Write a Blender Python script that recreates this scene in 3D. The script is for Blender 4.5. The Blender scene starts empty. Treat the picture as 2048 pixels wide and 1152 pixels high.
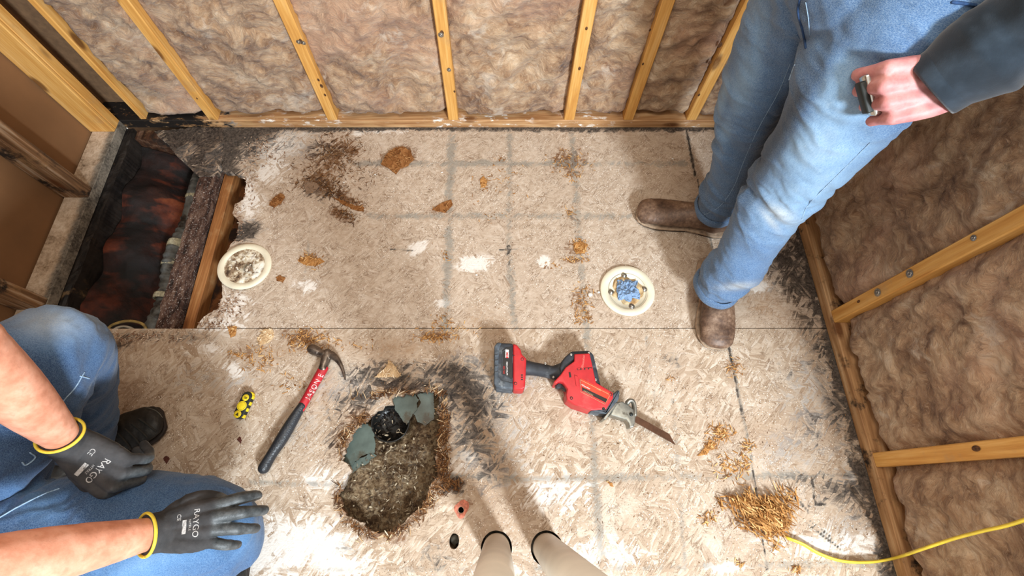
import bpy, bmesh, math, random
import numpy as np
from mathutils import Vector, Matrix
from mathutils.bvhtree import BVHTree

# ------------------------------------------------------------------ camera
S = bpy.context.scene
C = bpy.context.collection
FPX, TILT, CAMH = 960.0, math.radians(23.3), 1.4
cam_d = bpy.data.cameras.new('camera'); cam = bpy.data.objects.new('camera', cam_d); C.objects.link(cam)
cam.location = (0, 0, CAMH); cam.rotation_euler = (TILT, 0, 0)
cam_d.sensor_width = 36; cam_d.lens = FPX/2048*36; cam_d.shift_x = 24/2048; cam_d.clip_start = .02
S.camera = cam
# ------------------------------------------------------------------ light and exposure
S.view_settings.view_transform = 'Standard'; S.view_settings.look = 'None'
S.view_settings.gamma = 1; S.view_settings.use_curve_mapping = False
S.view_settings.exposure = 0.08
W = bpy.data.worlds.new('world'); S.world = W; W.use_nodes = True
W.node_tree.nodes['Background'].inputs[0].default_value = (1.0, 0.94, 0.87, 1)
W.node_tree.nodes['Background'].inputs[1].default_value = 0.84
def area(name, loc, target, size, power, col, sy=None):
    d = bpy.data.lights.new(name, 'AREA'); o = bpy.data.objects.new(name, d); C.objects.link(o)
    d.energy = power; d.color = col; d.size = size
    if sy: d.shape = 'RECTANGLE'; d.size_y = sy
    o.location = loc; o.rotation_euler = (Vector(target)-Vector(loc)).to_track_quat('-Z', 'Y').to_euler()
    return o
area('daylight_opening', (1.30, -2.20, 2.10), (-0.25, 0.15, 0), .44, 205, (0.84, 0.93, 1.0), .5)
area('ceiling_lamp', (0.1, 0.35, 2.5), (0.1, 0.4, 0), .8, 22, (1.0, 0.90, 0.76))

# ------------------------------------------------------------------ helpers
PI = math.pi
ct, st = math.cos(TILT), math.sin(TILT)
def ray(px, py):
    a = (px-1000)/FPX; b = (576-py)/FPX
    return Vector((a, st+b*ct, -ct+b*st))
def U(px, py, z=0.0):
    d = ray(px, py); return Vector((0, 0, CAMH)) + d*((z-CAMH)/d.z)
def UX(px, py, x):
    d = ray(px, py); return Vector((0, 0, CAMH)) + d*(x/d.x)
def UY(px, py, y):
    d = ray(px, py); return Vector((0, 0, CAMH)) + d*(y/d.y)
def proj(P):
    P = np.asarray(P, float); x, y, z = P[..., 0], P[..., 1], P[..., 2]-CAMH
    D = y*st - z*ct; V = y*ct + z*st
    return 1000+FPX*x/D, 576-FPX*V/D
def depth(P): return P[1]*st - (P[2]-CAMH)*ct
def lin(c):
    return tuple(((v/255)/12.92 if v/255 <= .04045 else ((v/255+.055)/1.055)**2.4) for v in c)
def col(c): return (*lin(c), 1)

def _h(ix, iy, iz, s):
    n = (ix.astype(np.int64)*374761393 + iy.astype(np.int64)*668265263 + iz.astype(np.int64)*2147483647 + s*974634777) & 0xffffffff
    n = ((n ^ (n >> 13))*1274126177) & 0xffffffff
    n = ((n ^ (n >> 16))*2246822519) & 0xffffffff
    return ((n ^ (n >> 15)) & 0xffffff)/float(0xffffff)
def vn(x, y, z=None, s=0):
    x = np.asarray(x, float); y = np.asarray(y, float)
    z = np.zeros_like(x) if z is None else np.asarray(z, float)
    ix, iy, iz = np.floor(x), np.floor(y), np.floor(z)
    u, v, w = x-ix, y-iy, z-iz
    u, v, w = (q*q*(3-2*q) for q in (u, v, w))
    r = 0
    for dz in (0, 1):
        for dy in (0, 1):
            for dx in (0, 1):
                r = r + _h(ix+dx, iy+dy, iz+dz, s)*(u if dx else 1-u)*(v if dy else 1-v)*(w if dz else 1-w)
    return r
def fbm(x, y, z=None, s=0, o=4):
    r = 0; a = .5; k = 1
    for i in range(o):
        r = r + a*vn(x*k, y*k, None if z is None else z*k, s+i*7); a *= .5; k *= 2.03
    return r/(1-.5**o)
def sm(a, b, x):
    t = np.clip((x-a)/(b-a), 0, 1); return t*t*(3-2*t)

# objects ------------------------------------------------------------
def meta(o, label=None, cat=None, group=None, kind=None):
    if label: o['label'] = label
    if cat: o['category'] = cat
    if group: o['group'] = group
    if kind: o['kind'] = kind
    return o
def empty(name, loc, label, cat, group=None, rz=0):
    o = bpy.data.objects.new(name, None); C.objects.link(o); o.location = loc; o.rotation_euler = (0, 0, rz)
    o.empty_display_size = .05
    return meta(o, label, cat, group)
def link(name, me, mat=None, parent=None, smooth=False, loc=None):
    o = bpy.data.objects.new(name, me); C.objects.link(o)
    if mat is not None:
        for m in (mat if isinstance(mat, (list, tuple)) else [mat]): me.materials.append(m)
    if smooth: me.polygons.foreach_set('use_smooth', [True]*len(me.polygons))
    if loc is not None: o.location = loc
    if parent is not None:
        o.parent = parent
        if loc is None:      # geometry given in world space
            M = parent.matrix_basis.inverted()
            if parent.parent: M = (parent.parent.matrix_basis @ parent.matrix_basis).inverted()
            me.transform(M)
    return o
def center(o):
    """move the origin of a world-space top-level mesh to its base"""
    me = o.data; n = len(me.vertices); a = np.empty(n*3); me.vertices.foreach_get('co', a); a = a.reshape(-1, 3)
    c = (a.min(0)+a.max(0))/2; c[2] = a[:, 2].min(); v = Vector(c)
    me.transform(Matrix.Translation(-v)); o.location = v; return o
def mesh(verts, faces, name='m'):
    me = bpy.data.meshes.new(name); me.from_pydata([tuple(v) for v in verts], [], [tuple(f) for f in faces]); me.update(); return me
def from_bm(bm, name='m'):
    me = bpy.data.meshes.new(name); bm.normal_update(); bm.to_mesh(me); bm.free(); return me
def join(*ms):
    bm = bmesh.new()
    for m in ms: bm.from_mesh(m)
    return from_bm(bm)
def box(x0, x1, y0, y1, z0, z1, bev=0, seg=2, M=None):
    bm = bmesh.new(); bmesh.ops.create_cube(bm, size=1)
    for v in bm.verts: v.co = Vector(((x0+x1)/2+v.co.x*(x1-x0), (y0+y1)/2+v.co.y*(y1-y0), (z0+z1)/2+v.co.z*(z1-z0)))
    if bev: bmesh.ops.bevel(bm, geom=bm.edges[:]+bm.verts[:], offset=bev, segments=seg, affect='EDGES', profile=.6)
    if M is not None: bm.transform(M)
    return from_bm(bm)
def prism(pts, z0, z1, bev=0, M=None, seg=2):
    bm = bmesh.new(); vs = [bm.verts.new((p[0], p[1], z0)) for p in pts]
    f = bm.faces.new(vs); bm.normal_update()
    if f.normal.z > 0: f.normal_flip()
    r = bmesh.ops.extrude_face_region(bm, geom=[f])
    for g in r['geom']:
        if isinstance(g, bmesh.types.BMVert): g.co.z = z1
    bmesh.ops.recalc_face_normals(bm, faces=bm.faces)
    if bev:
        bmesh.ops.bevel(bm, geom=[e for e in bm.edges if e.calc_face_angle(0) > .35], offset=bev, segments=seg, affect='EDGES', profile=.6)
    if M is not None: bm.transform(M)
    return from_bm(bm)
def catmull(P, n):
    P = [np.array(p, float) for p in P]; out = []
    Q = [2*P[0]-P[1]]+P+[2*P[-1]-P[-2]]
    for i in range(1, len(Q)-2):
        for k in range(n):
            t = k/n
            out.append(.5*((2*Q[i])+(-Q[i-1]+Q[i+1])*t+(2*Q[i-1]-5*Q[i]+4*Q[i+1]-Q[i+2])*t*t+(-Q[i-1]+3*Q[i]-3*Q[i+1]+Q[i+2])*t**3))
    out.append(P[-1]); return out
def tube(P, R, seg=16, n=6, cap='round', flat=None, up=(0, 0, 1), closed=True, colr=None):
    """loft along P with radii R (float or (ra, rb): rb along the up direction)."""
    R = [(r, r) if not isinstance(r, (tuple, list)) else r for r in R]
    D = catmull([list(p)+list(r) for p, r in zip(P, R)], n) if n > 1 else [np.array(list(p)+list(r), float) for p, r in zip(P, R)]
    D = np.array(D); c = D[:, :3]; r = np.maximum(D[:, 3:5], 1e-4)
    T = np.gradient(c, axis=0); T /= np.linalg.norm(T, axis=1)[:, None]+1e-12
    rings = []; upv = np.array(up, float)
    a = np.cross(upv, T[0])
    if np.linalg.norm(a) < 1e-3: a = np.cross((1, 0, 0), T[0])
    a /= np.linalg.norm(a)
    def ring(cc, tt, aa, rr):
        bb = np.cross(tt, aa); th = np.arange(seg)*2*PI/seg
        return cc+np.outer(np.cos(th)*rr[0], aa)+np.outer(np.sin(th)*rr[1], bb)
    if cap == 'round':
        for k in (4, 3, 2, 1):
            ph = k*PI/2/4.6; rings.append(ring(c[0]-T[0]*min(r[0])*math.sin(ph), T[0], a, r[0]*math.cos(ph)))
    fr = []
    for i in range(len(c)):
        if i:
            a = a-T[i]*np.dot(a, T[i]); a /= np.linalg.norm(a)
        rings.append(ring(c[i], T[i], a, r[i]))
    if cap == 'round':
        for k in (1, 2, 3, 4):
            ph = k*PI/2/4.6; rings.append(ring(c[-1]+T[-1]*min(r[-1])*math.sin(ph), T[-1], a, r[-1]*math.cos(ph)))
    V = np.concatenate(rings); F = []
    for i in range(len(rings)-1):
        for j in range(seg):
            k = (j+1) % seg; F.append((i*seg+j, i*seg+k, (i+1)*seg+k, (i+1)*seg+j))
    if cap != 'open':
        F.append(tuple(reversed(range(seg)))); F.append(tuple(range((len(rings)-1)*seg, len(rings)*seg)))
    return mesh(V, F)
def lathe(prof, seg=48, M=None, close=False):
    V = []; F = []
    for r, z in prof:
        for j in range(seg):
            th = 2*PI*j/seg; V.append((r*math.cos(th), r*math.sin(th), z))
    n = len(prof)
    for i in range(n-1 if not close else n):
        for j in range(seg):
            k = (j+1) % seg; i2 = (i+1) % n
            F.append((i*seg+j, i*seg+k, i2*seg+k, i2*seg+j))
    me = mesh(V, F)
    if M is not None: me.transform(M)
    return me
def blob(c, r, M=None, seg=20):
    bm = bmesh.new(); bmesh.ops.create_uvsphere(bm, u_segments=seg, v_segments=seg//2+2, radius=1)
    r = (r, r, r) if not isinstance(r, (tuple, list)) else r
    for v in bm.verts: v.co = Vector((v.co.x*r[0], v.co.y*r[1], v.co.z*r[2]))
    if M is not None: bm.transform(M)
    bmesh.ops.translate(bm, verts=bm.verts, vec=Vector(c)); return from_bm(bm)
def remesh(me, vox, smooth=4, fac=.5):
    o = bpy.data.objects.new('tmp', me); C.objects.link(o)
    m = o.modifiers.new('r', 'REMESH'); m.mode = 'VOXEL'; m.voxel_size = vox; m.adaptivity = 0
    if smooth:
        q = o.modifiers.new('s', 'SMOOTH'); q.iterations = smooth; q.factor = fac
    dg = bpy.context.evaluated_depsgraph_get(); r = bpy.data.meshes.new_from_object(o.evaluated_get(dg))
    bpy.data.objects.remove(o); return r
def getco(me):
    a = np.empty(len(me.vertices)*3); me.vertices.foreach_get('co', a); return a.reshape(-1, 3)
def getno(me):
    a = np.empty(len(me.vertices)*3); me.vertices.foreach_get('normal', a); return a.reshape(-1, 3)
def setco(me, a): me.vertices.foreach_set('co', a.ravel()); me.update()
def attr(me, name, rgb):
    n = len(me.vertices); c = np.ones((n, 4)); rgb = np.asarray(rgb, float)
    if rgb.ndim == 1: rgb = np.repeat(rgb[:, None], 3, 1)
    c[:, :rgb.shape[1]] = rgb
    at = me.color_attributes.new(name, 'FLOAT_COLOR', 'POINT'); at.data.foreach_set('color', c.ravel())
def cut(me, p, n):
    """bisect: keep the side n points to, leaving it open"""
    bm = bmesh.new(); bm.from_mesh(me)
    bmesh.ops.bisect_plane(bm, geom=bm.verts[:]+bm.edges[:]+bm.faces[:], plane_co=p, plane_no=n, clear_inner=True)
    return from_bm(bm)
def text(s, size, M, ext=.0006, onto=None, d=(0, 0, -1), off=.0007, sub=0, shear=0, space=1, bold=0):
    cu = bpy.data.curves.new('t', 'FONT'); cu.body = s; cu.size = size; cu.align_x = 'CENTER'; cu.align_y = 'CENTER'
    cu.extrude = 0 if onto else ext; cu.shear = shear; cu.space_character = space; cu.offset = bold
    o = bpy.data.objects.new('t', cu); C.objects.link(o)
    dg = bpy.context.evaluated_depsgraph_get(); me = bpy.data.meshes.new_from_object(o.evaluated_get(dg))
    bpy.data.objects.remove(o)
    if onto is not None:
        bm = bmesh.new(); bm.from_mesh(me); bmesh.ops.triangulate(bm, faces=bm.faces)
        for _ in range(sub): bmesh.ops.subdivide_edges(bm, edges=bm.edges, cuts=1)
        me = from_bm(bm)
    me.transform(M)
    if onto is not None:
        dv = Vector(d).normalized()
        for v in me.vertices:
            h = onto.ray_cast(v.co-dv*.15, dv, .4)
            if h[0] is not None: v.co = h[0]-dv*off
    return me
def bvh(me):
    bm = bmesh.new(); bm.from_mesh(me); t = BVHTree.FromBMesh(bm); bm.free(); return t

# materials ------------------------------------------------------------
class N:
    def __init__(s, name):
        s.m = bpy.data.materials.new(name); s.m.use_nodes = True; s.t = s.m.node_tree; s.b = s.t.nodes['Principled BSDF']
    def new(s, typ, ins={}, **kw):
        n = s.t.nodes.new(typ)
        for k, v in kw.items(): setattr(n, k, v)
        for k, v in ins.items():
            if hasattr(v, 'is_output'): s.t.links.new(v, n.inputs[k])
            elif v is not None: n.inputs[k].default_value = v
        return n
    def co(s, which='Object'): return s.new('ShaderNodeTexCoord').outputs[which]
    def map(s, v, sc=(1, 1, 1), rot=(0, 0, 0), loc=(0, 0, 0)):
        return s.new('ShaderNodeMapping', {'Vector': v, 'Scale': sc, 'Rotation': rot, 'Location': loc}).outputs[0]
    def noise(s, v, scale, detail=4, rough=.55, dist=0, out='Fac'):
        return s.new('ShaderNodeTexNoise', {'Vector': v, 'Scale': scale, 'Detail': detail, 'Roughness': rough, 'Distortion': dist}).outputs[out]
    def vor(s, v, scale, feature='F1', out='Distance', rnd=1):
        return s.new('ShaderNodeTexVoronoi', {'Vector': v, 'Scale': scale, 'Randomness': rnd}, feature=feature).outputs[out]
    def math(s, op, a, b=None, c=None):
        n = s.new('ShaderNodeMath', operation=op)
        for i, v in enumerate((a, b, c)):
            if v is None: continue
            if hasattr(v, 'is_output'): s.t.links.new(v, n.inputs[i])
            else: n.inputs[i].default_value = v
        return n.outputs[0]
    def step(s, v, a, b, lo=0, hi=1):
        return s.new('ShaderNodeMapRange', {0: v, 1: a, 2: b, 3: lo, 4: hi}, interpolation_type='SMOOTHSTEP').outputs[0]
    def mix(s, f, a, b, mode='MIX'):
        n = s.new('ShaderNodeMix', data_type='RGBA', blend_type=mode, clamp_factor=True)
        for i, v in ((0, f), (6, a), (7, b)):
            if hasattr(v, 'is_output'): s.t.links.new(v, n.inputs[i])
            elif isinstance(v, (tuple, list)): n.inputs[i].default_value = v if len(v) == 4 else (*v, 1)
            else: n.inputs[i].default_value = v
        return n.outputs[2]
    def ramp(s, f, stops, interp='LINEAR'):
        n = s.new('ShaderNodeValToRGB', {0: f}); r = n.color_ramp; r.interpolation = interp
        while len(r.elements) < len(stops): r.elements.new(.5)
        for e, (p, c) in zip(r.elements, stops): e.position = p; e.color = col(c)
        return n.outputs[0]
    def at(s, name):
        n = s.new('ShaderNodeAttribute', attribute_name=name); q = s.new('ShaderNodeSeparateColor', {0: n.outputs['Color']})
        return n.outputs['Color'], q.outputs[0], q.outputs[1], q.outputs[2]
    def vadd(s, a, b, k=1.0):
        sc = s.new('ShaderNodeVectorMath', operation='SCALE'); s.t.links.new(b, sc.inputs[0]); sc.inputs['Scale'].default_value = k
        ad = s.new('ShaderNodeVectorMath', operation='ADD'); s.t.links.new(a, ad.inputs[0]); s.t.links.new(sc.outputs[0], ad.inputs[1])
        return ad.outputs[0]
    def bump(s, h, strength=.3, dist=.01, nrm=None):
        i = {'Height': h, 'Strength': strength, 'Distance': dist}
        if nrm is not None: i['Normal'] = nrm
        return s.new('ShaderNodeBump', i).outputs[0]
    def out(s, c, rough=.7, nrm=None, metal=0, spec=.35, **kw):
        b = s.b
        def put(k, v):
            if hasattr(v, 'is_output'): s.t.links.new(v, b.inputs[k])
            else: b.inputs[k].default_value = v
        put('Base Color', c if hasattr(c, 'is_output') else (col(c) if len(c) == 3 else c))
        put('Roughness', rough); put('Metallic', metal); put('Specular IOR Level', spec)
        if nrm is not None: s.t.links.new(nrm, b.inputs['Normal'])
        for k, v in kw.items(): put(k, v)
        return s.m
def plain(name, c, rough=.6, metal=0, var=.12, sc=60, bump=.1, spec=.35, dirt=None):
    """one colour with slight wear"""
    n = N(name); v = n.co(); f = n.noise(v, sc, 5)
    a = tuple(max(0, q*(1-var)) for q in c); b = tuple(min(255, q*(1+var*.6)) for q in c)
    k = n.ramp(f, [(.3, a), (.7, b)])
    if dirt: k = n.mix(n.step(n.noise(v, sc*.35, 6, .65), .52, .66), k, col(dirt))
    return n.out(k, rough, n.bump(f, bump, .002), metal, spec)

def mat_osb():
    n = N('osb_board'); v = n.co(); w = n.noise(v, 9, 2, out='Color'); v2 = n.vadd(n.vadd(v, w, .018), n.noise(v, 2.3, 1, out='Color'), .07)
    def strands(rot, seed, sc=1.0):
        m = n.map(v2, (11*sc, 95*sc, 1), (0, 0, rot), (seed, seed*1.7, 0))
        m = n.map(v2, (1, 1, 1), (0, 0, rot)); m = n.map(m, (19*sc, 120*sc, 1), (0, 0, 0), (seed, seed*1.7, 0))
        c = n.vor(m, 1, 'F1', 'Color'); e = n.vor(m, 1, 'DISTANCE_TO_EDGE', 'Distance')
        g = n.noise(n.map(m, (1, 5, 1)), 1.5, 3)
        r = n.new('ShaderNodeSeparateColor', {0: c}).outputs[0]
        return r, e, g
    a = strands(.15, 3.1); b = strands(1.05, 7.7); c = strands(-.75, 1.3); d = strands(2.2, 9.1, 1.5)
    sel = n.new('ShaderNodeSeparateColor', {0: n.vor(n.vadd(v, w, .05), 38, 'F1', 'Color')})
    s1 = n.math('GREATER_THAN', sel.outputs[0], .5); s2 = n.math('GREATER_THAN', sel.outputs[1], .55); s3 = n.math('GREATER_THAN', sel.outputs[2], .62)
    def pick(i):
        x = n.mix(s1, a[i], b[i]); x = n.mix(s2, x, c[i]); return n.mix(s3, x, d[i])
    val, edge, grain = pick(0), pick(1), pick(2)
    base = n.ramp(val, [(0, (160, 138, 116)), (.35, (180, 161, 140)), (.7, (195, 178, 158)), (1, (210, 197, 181))])
    base = n.mix(n.step(grain, .35, .7, 0, .35), base, col((168, 144, 120)))
    big = n.noise(v, 2.2, 5, .6)
    base = n.mix(n.step(big, .38, .66, 0, .42), base, col((184, 163, 143)))
    base = n.mix(n.step(n.noise(v, 5, 6, .7), .5, .7, 0, .5), base, col((212, 200, 184)))
    yy = n.new('ShaderNodeSeparateXYZ', {0: v}).outputs[1]
    base = n.mix(n.math('MULTIPLY', n.math('GREATER_THAN', yy, .471), .5), base, n.mix(n.step(n.noise(v, 60, 5, .7), .3, .7), col((168, 148, 129)), col((204, 188, 171))))
    crack = n.math('MULTIPLY', n.step(edge, .0, .10, 1, 0), n.step(n.noise(v, 22, 3), .45, .6))
    base = n.mix(n.math('MULTIPLY', crack, .6), base, col((112, 86, 62)))
    # flecks and scratches
    sp = n.map(v2, (1, 3.5, 1), (0, 0, .6)); f1 = n.step(n.vor(sp, 120, 'F1'), .12, .27, 1, 0)
    f1 = n.math('MULTIPLY', f1, n.step(n.noise(v, 14, 4), .42, .58))
    sp2 = n.map(v2, (3.2, 1, 1), (0, 0, .3)); f2 = n.step(n.vor(sp2, 95, 'F1'), .11, .24, 1, 0)
    f2 = n.math('MULTIPLY', f2, n.step(n.noise(v, 11, 4), .43, .57))
    base = n.mix(n.math('MULTIPLY', f1, .95), base, col((74, 54, 40)))
    base = n.mix(n.math('MULTIPLY', f2, .85), base, col((96, 66, 44)))
    wf = n.math('MULTIPLY', n.step(n.vor(n.map(v, (1, 1, 1), loc=(4, 2, 0)), 150, 'F1'), .13, .22, 1, 0), n.step(n.noise(v, 7, 3), .40, .56))
    base = n.mix(n.math('MULTIPLY', wf, 1.0), base, col((238, 232, 222)))
    # stains (glare included, painted as shapes on the board, broken up by fibre noise)
    fine = n.noise(v2, 130, 5, .7); fib = n.noise(n.map(v2, (1, 6, 1), (0, 0, .5)), 40, 4, .65); mid = n.noise(v2, 30, 5, .65)
    brk = n.math('ADD', n.math('MULTIPLY', n.math('ADD', fine, fib), .28), n.math('MULTIPLY', mid, .44))  # ~.5
    brk = n.math('ADD', n.math('MULTIPLY', brk, .8), n.math('MULTIPLY', val, .2))
    def brkmask(m, soft=.34, gain=1.5):
        q = n.math('ADD', m, n.math('MULTIPLY', n.math('SUBTRACT', brk, .5), gain*2))
        return n.math('MULTIPLY', n.step(q, .52-soft, .52+soft), n.step(m, .02, .3))
    _, sr, sg, sb = n.at('stain_glare_a'); _, tr, tg, tb = n.at('stain_tint_b')
    base = n.mix(n.math('MULTIPLY', brkmask(tg, .45), .75), base, col((150, 116, 82)))       # warm brown tint
    base = n.mix(n.math('MULTIPLY', brkmask(tb, .45), .8), base, col((158, 155, 152)))      # grey damp
    base = n.mix(n.math('MULTIPLY', brkmask(sg, .30), .9), base, n.mix(fine, col((62, 40, 24)), col((142, 96, 56))))   # rust rot
    base = n.mix(n.math('MULTIPLY', brkmask(sb, .3), .93), base, n.mix(fine, col((204, 194, 182)), col((242, 238, 232))))   # plaster white, plus daylight glare painted in at lower left
    base = n.mix(n.math('MULTIPLY', brkmask(tr, .5, 1.9), .62), base, col((120, 120, 114)))     # chalk-grey layout lines
    base = n.mix(n.math('MULTIPLY', brkmask(sr, .36), .95), base, n.mix(n.step(fine, .35, .7), col((30, 27, 26)), col((92, 82, 74))))   # mould
    h = n.math('ADD', n.math('MULTIPLY', edge, .6), n.math('ADD', n.math('MULTIPLY', fine, .5), n.math('MULTIPLY', fib, .6)))
    return n.out(base, .82, n.bump(h, .55, .0025), spec=.2)

def mat_wood(name, c0, c1, c2, knots=True, mould=0, axis='z', rough=.62):
    n = N(name); v = n.co()
    oi = n.new('ShaderNodeObjectInfo').outputs['Random']
    off = n.new('ShaderNodeCombineXYZ', {0: n.math('MULTIPLY', oi, 7), 1: n.math('MULTIPLY', oi, 13), 2: n.math('MULTIPLY', oi, 31)}).outputs[0]
    v = n.vadd(v, off)
    sc = {'z': (1, 1, .07), 'y': (1, .07, 1), 'x': (.07, 1, 1)}[axis]
    w = n.noise(n.map(v, tuple(q*1.0 for q in sc)), 14, 2, out='Color')
    m = n.vadd(n.map(v, sc), w, .02)
    g = n.noise(m, 60, 4, .6); g2 = n.noise(m, 260, 3, .6)
    rings = n.new('ShaderNodeTexWave', {'Vector': n.map(m, (1, 1, 1), (0, 0, .5)), 'Scale': 45, 'Distortion': 6, 'Detail': 3, 'Detail Scale': .8}).outputs['Fac']
    c = n.ramp(g, [(.3, c0), (.5, c1), (.7, c2)])
    c = n.mix(n.math('MULTIPLY', rings, .32), c, col(c0)); c = n.mix(n.step(g2, .5, .75, 0, .3), c, col(c0))
    if knots:
        kz = {'z': (14, 14, 5), 'y': (14, 5, 14), 'x': (5, 14, 14)}[axis]
        k = n.vor(n.map(v, kz), 1, 'F1'); c = n.mix(n.step(k, .10, .22, .85, 0), c, col((96, 54, 24)))
    c = n.mix(n.step(n.noise(v, 9, 5, .7), .56, .72, 0, .5), c, col((176, 140, 96)))
    if mould:
        q = n.noise(v, 12, 6, .7); c = n.mix(n.step(q, .62-mould, .74-mould*.8), c, col((40, 34, 30)))
    return n.out(c, rough, n.bump(n.math('ADD', g, g2), .2, .002), spec=.3)

def mat_farplate():
    m = mat_wood('pine_plate_scuffed', (142, 98, 60), (184, 142, 98), (208, 174, 132), axis='x')
    n = N.__new__(N); n.m = m; n.t = m.node_tree; n.b = n.t.nodes['Principled BSDF']
    c = n.b.inputs['Base Color'].links[0].from_socket; v = n.co(); x = n.new('ShaderNodeSeparateXYZ', {0: v}).outputs[0]
    q = n.noise(n.map(v, (.4, 1, 1)), 45, 5, .7); g = n.noise(v, 6, 4, .6)
    c = n.mix(n.math('MULTIPLY', n.step(q, .54, .62), n.step(g, .45, .6)), c, col((232, 226, 216)))
    k = n.math('ADD', n.step(x, -.55, -.95, 0, .9), n.math('MULTIPLY', n.math('SUBTRACT', q, .5), 2.2))
    c = n.mix(n.math('MULTIPLY', n.step(k, .45, .8), n.step(x, -.5, -.6)), c, col((28, 24, 22)))
    n.t.links.new(c, n.b.inputs['Base Color']); return m

def mat_insul():
    n = N('fibreglass_wool'); v0 = n.co()
    oi = n.new('ShaderNodeObjectInfo').outputs['Random']
    off = n.new('ShaderNodeCombineXYZ', {0: n.math('MULTIPLY', oi, 7), 1: n.math('MULTIPLY', oi, 5), 2: n.math('MULTIPLY', oi, 11)}).outputs[0]
    v = n.vadd(v0, off)
    w = n.noise(v, 5, 3, out='Color'); a = n.vadd(v, w, .16); w2 = n.noise(a, 16, 3, out='Color'); a2 = n.vadd(a, w2, .05)
    f1 = n.noise(a, 7, 5, .6); f2 = n.noise(n.map(a2, (1, 1, 2.2)), 22, 6, .65); f3 = n.noise(n.map(a2, (1, 1, 3), (0, .5, 0)), 120, 4, .7)
    f = n.math('ADD', n.math('MULTIPLY', f1, .5), n.math('MULTIPLY', f2, .5))
    c = n.ramp(f, [(.34, (92, 64, 46)), (.43, (134, 102, 76)), (.5, (166, 134, 104)), (.58, (190, 162, 132)), (.68, (216, 198, 174))])  # darkest stops put shading of the folds into the wool colour
    c = n.mix(n.step(f3, .52, .75, 0, .5), c, col((222, 198, 170)))
    c = n.mix(n.step(f3, .28, .46, .45, 0), c, col((112, 80, 56)))
    c = n.mix(n.step(n.noise(v, 3, 3), .5, .65, 0, .35), c, col((196, 152, 128)))
    c = n.mix(n.step(n.noise(n.vadd(v, w2, .1), 9, 5, .65), .58, .70, 0, .45), c, col((214, 202, 186)))
    h = n.math('ADD', n.math('MULTIPLY', f2, 1.0), n.math('MULTIPLY', f3, .35))
    return n.out(c, .95, n.bump(h, .9, .012), spec=.08, **{'Sheen Weight': .2})

OSB = mat_osb()
PINE = mat_wood('pine_stud', (188, 130, 62), (214, 162, 88), (228, 184, 116))
PINE_OLD = mat_farplate()
PINE_OLDY = mat_wood('pine_plate_worn_side', (138, 98, 62), (184, 142, 98), (210, 176, 134), mould=.10, axis='y')
PINE_MOULD = mat_wood('pine_stud_mouldy', (70, 50, 36), (150, 112, 78), (206, 186, 160), mould=.12)
JOIST = mat_wood('joist_mouldy', (40, 26, 18), (74, 46, 30), (112, 84, 66), mould=.12, axis='y')
LUMBER = mat_wood('joist_sister', (110, 66, 34), (150, 98, 54), (172, 122, 74), axis='y')
WOOL = mat_insul()

# ------------------------------------------------------------------ the floor deck
YB, XR, XL = 1.250, 1.0, -1.382
def densify(poly, step=.006, amp=.004, seed=1):
    """closed polygon in world xy with a splintery edge"""
    out = []; n = len(poly)
    for i in range(n):
        a = np.array(poly[i][:2]); b = np.array(poly[(i+1) % n][:2]); L = np.linalg.norm(b-a); k = max(1, int(L/step))
        for j in range(k): out.append(a+(b-a)*j/k)
    out = np.array(out); rs = np.random.RandomState(seed)
    d = np.stack([fbm(out[:, 0]*70, out[:, 1]*70, s=seed)-.5, fbm(out[:, 0]*70, out[:, 1]*70, s=seed+50)-.5], 1)*2*amp*1.8
    return out+d+rs.uniform(-1, 1, out.shape)*amp*.4
def inside(P, poly):
    x, y = P[:, 0], P[:, 1]; r = np.zeros(len(P), bool); n = len(poly); j = n-1
    for i in range(n):
        xi, yi = poly[i]; xj, yj = poly[j]
        c = ((yi > y) != (yj > y)) & (x < (xj-xi)*(y-yi)/(yj-yi+1e-12)+xi); r ^= c; j = i
    return r
def px(*pts, z=0): return [tuple(U(a, b, z)[:2]) for a, b in pts]
LEFT_EDGE = px((446, 250), (446, 300), (444, 344), (470, 346), (488, 352), (492, 372), (488, 398), (470, 408), (466, 428), (476, 440), (478, 455), (470, 478), (452, 505), (446, 545), (444, 590), (437, 618), (410, 632), (398, 645), (393, 672))
HOLE = px((732, 842), (747, 826), (782, 807), (785, 792), (821, 787), (865, 781), (880, 795), (872, 815), (880, 840), (876, 894), (874, 946), (852, 990), (845, 1012), (808, 1044), (787, 1062), (760, 1070), (734, 1055), (706, 1036), (684, 1022), (678, 985), (696, 955), (702, 938), (684, 922), (689, 894), (710, 859))
def circ(cx, cy, r, k=24, ry=None): return [(cx+r*math.cos(2*PI*i/k), cy+(ry or r)*math.sin(2*PI*i/k)) for i in range(k)]
c1 = U(922, 1020); c2 = U(908, 1083); p1 = U(993, 1096); p2 = U(1094, 1097)
PR1, PR2 = .0345, .036
HOLES = [(HOLE, .005), (circ(c1.x, c1.y, .0075), .0008), (circ(c2.x, c2.y, .013, ry=.019), .0008),
         (circ(p1.x, p1.y, PR1+.006), .0004), (circ(p2.x, p2.y, PR2+.006), .0004)]
STRIP = px((308, 262), (446, 250), (446, 300), (440, 352), (397, 352))   # mouldy scrap of deck left in the corner
def seg_d(X, Y, P, Q):
    dx, dy = Q[0]-P[0], Q[1]-P[1]; L = dx*dx+dy*dy+1e-9; t = np.clip(((X-P[0])*dx+(Y-P[1])*dy)/L, 0, 1)
    return np.hypot(X-P[0]-t*dx, Y-P[1]-t*dy)
def G(X, Y, cx, cy, rx, ry=None, a=0):
    ry = ry or rx; c, s = math.cos(math.radians(a)), math.sin(math.radians(a))
    u = ((X-cx)*c+(Y-cy)*s)/rx; v = (-(X-cx)*s+(Y-cy)*c)/ry
    return np.exp(-(u*u+v*v)*1.1)
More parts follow.
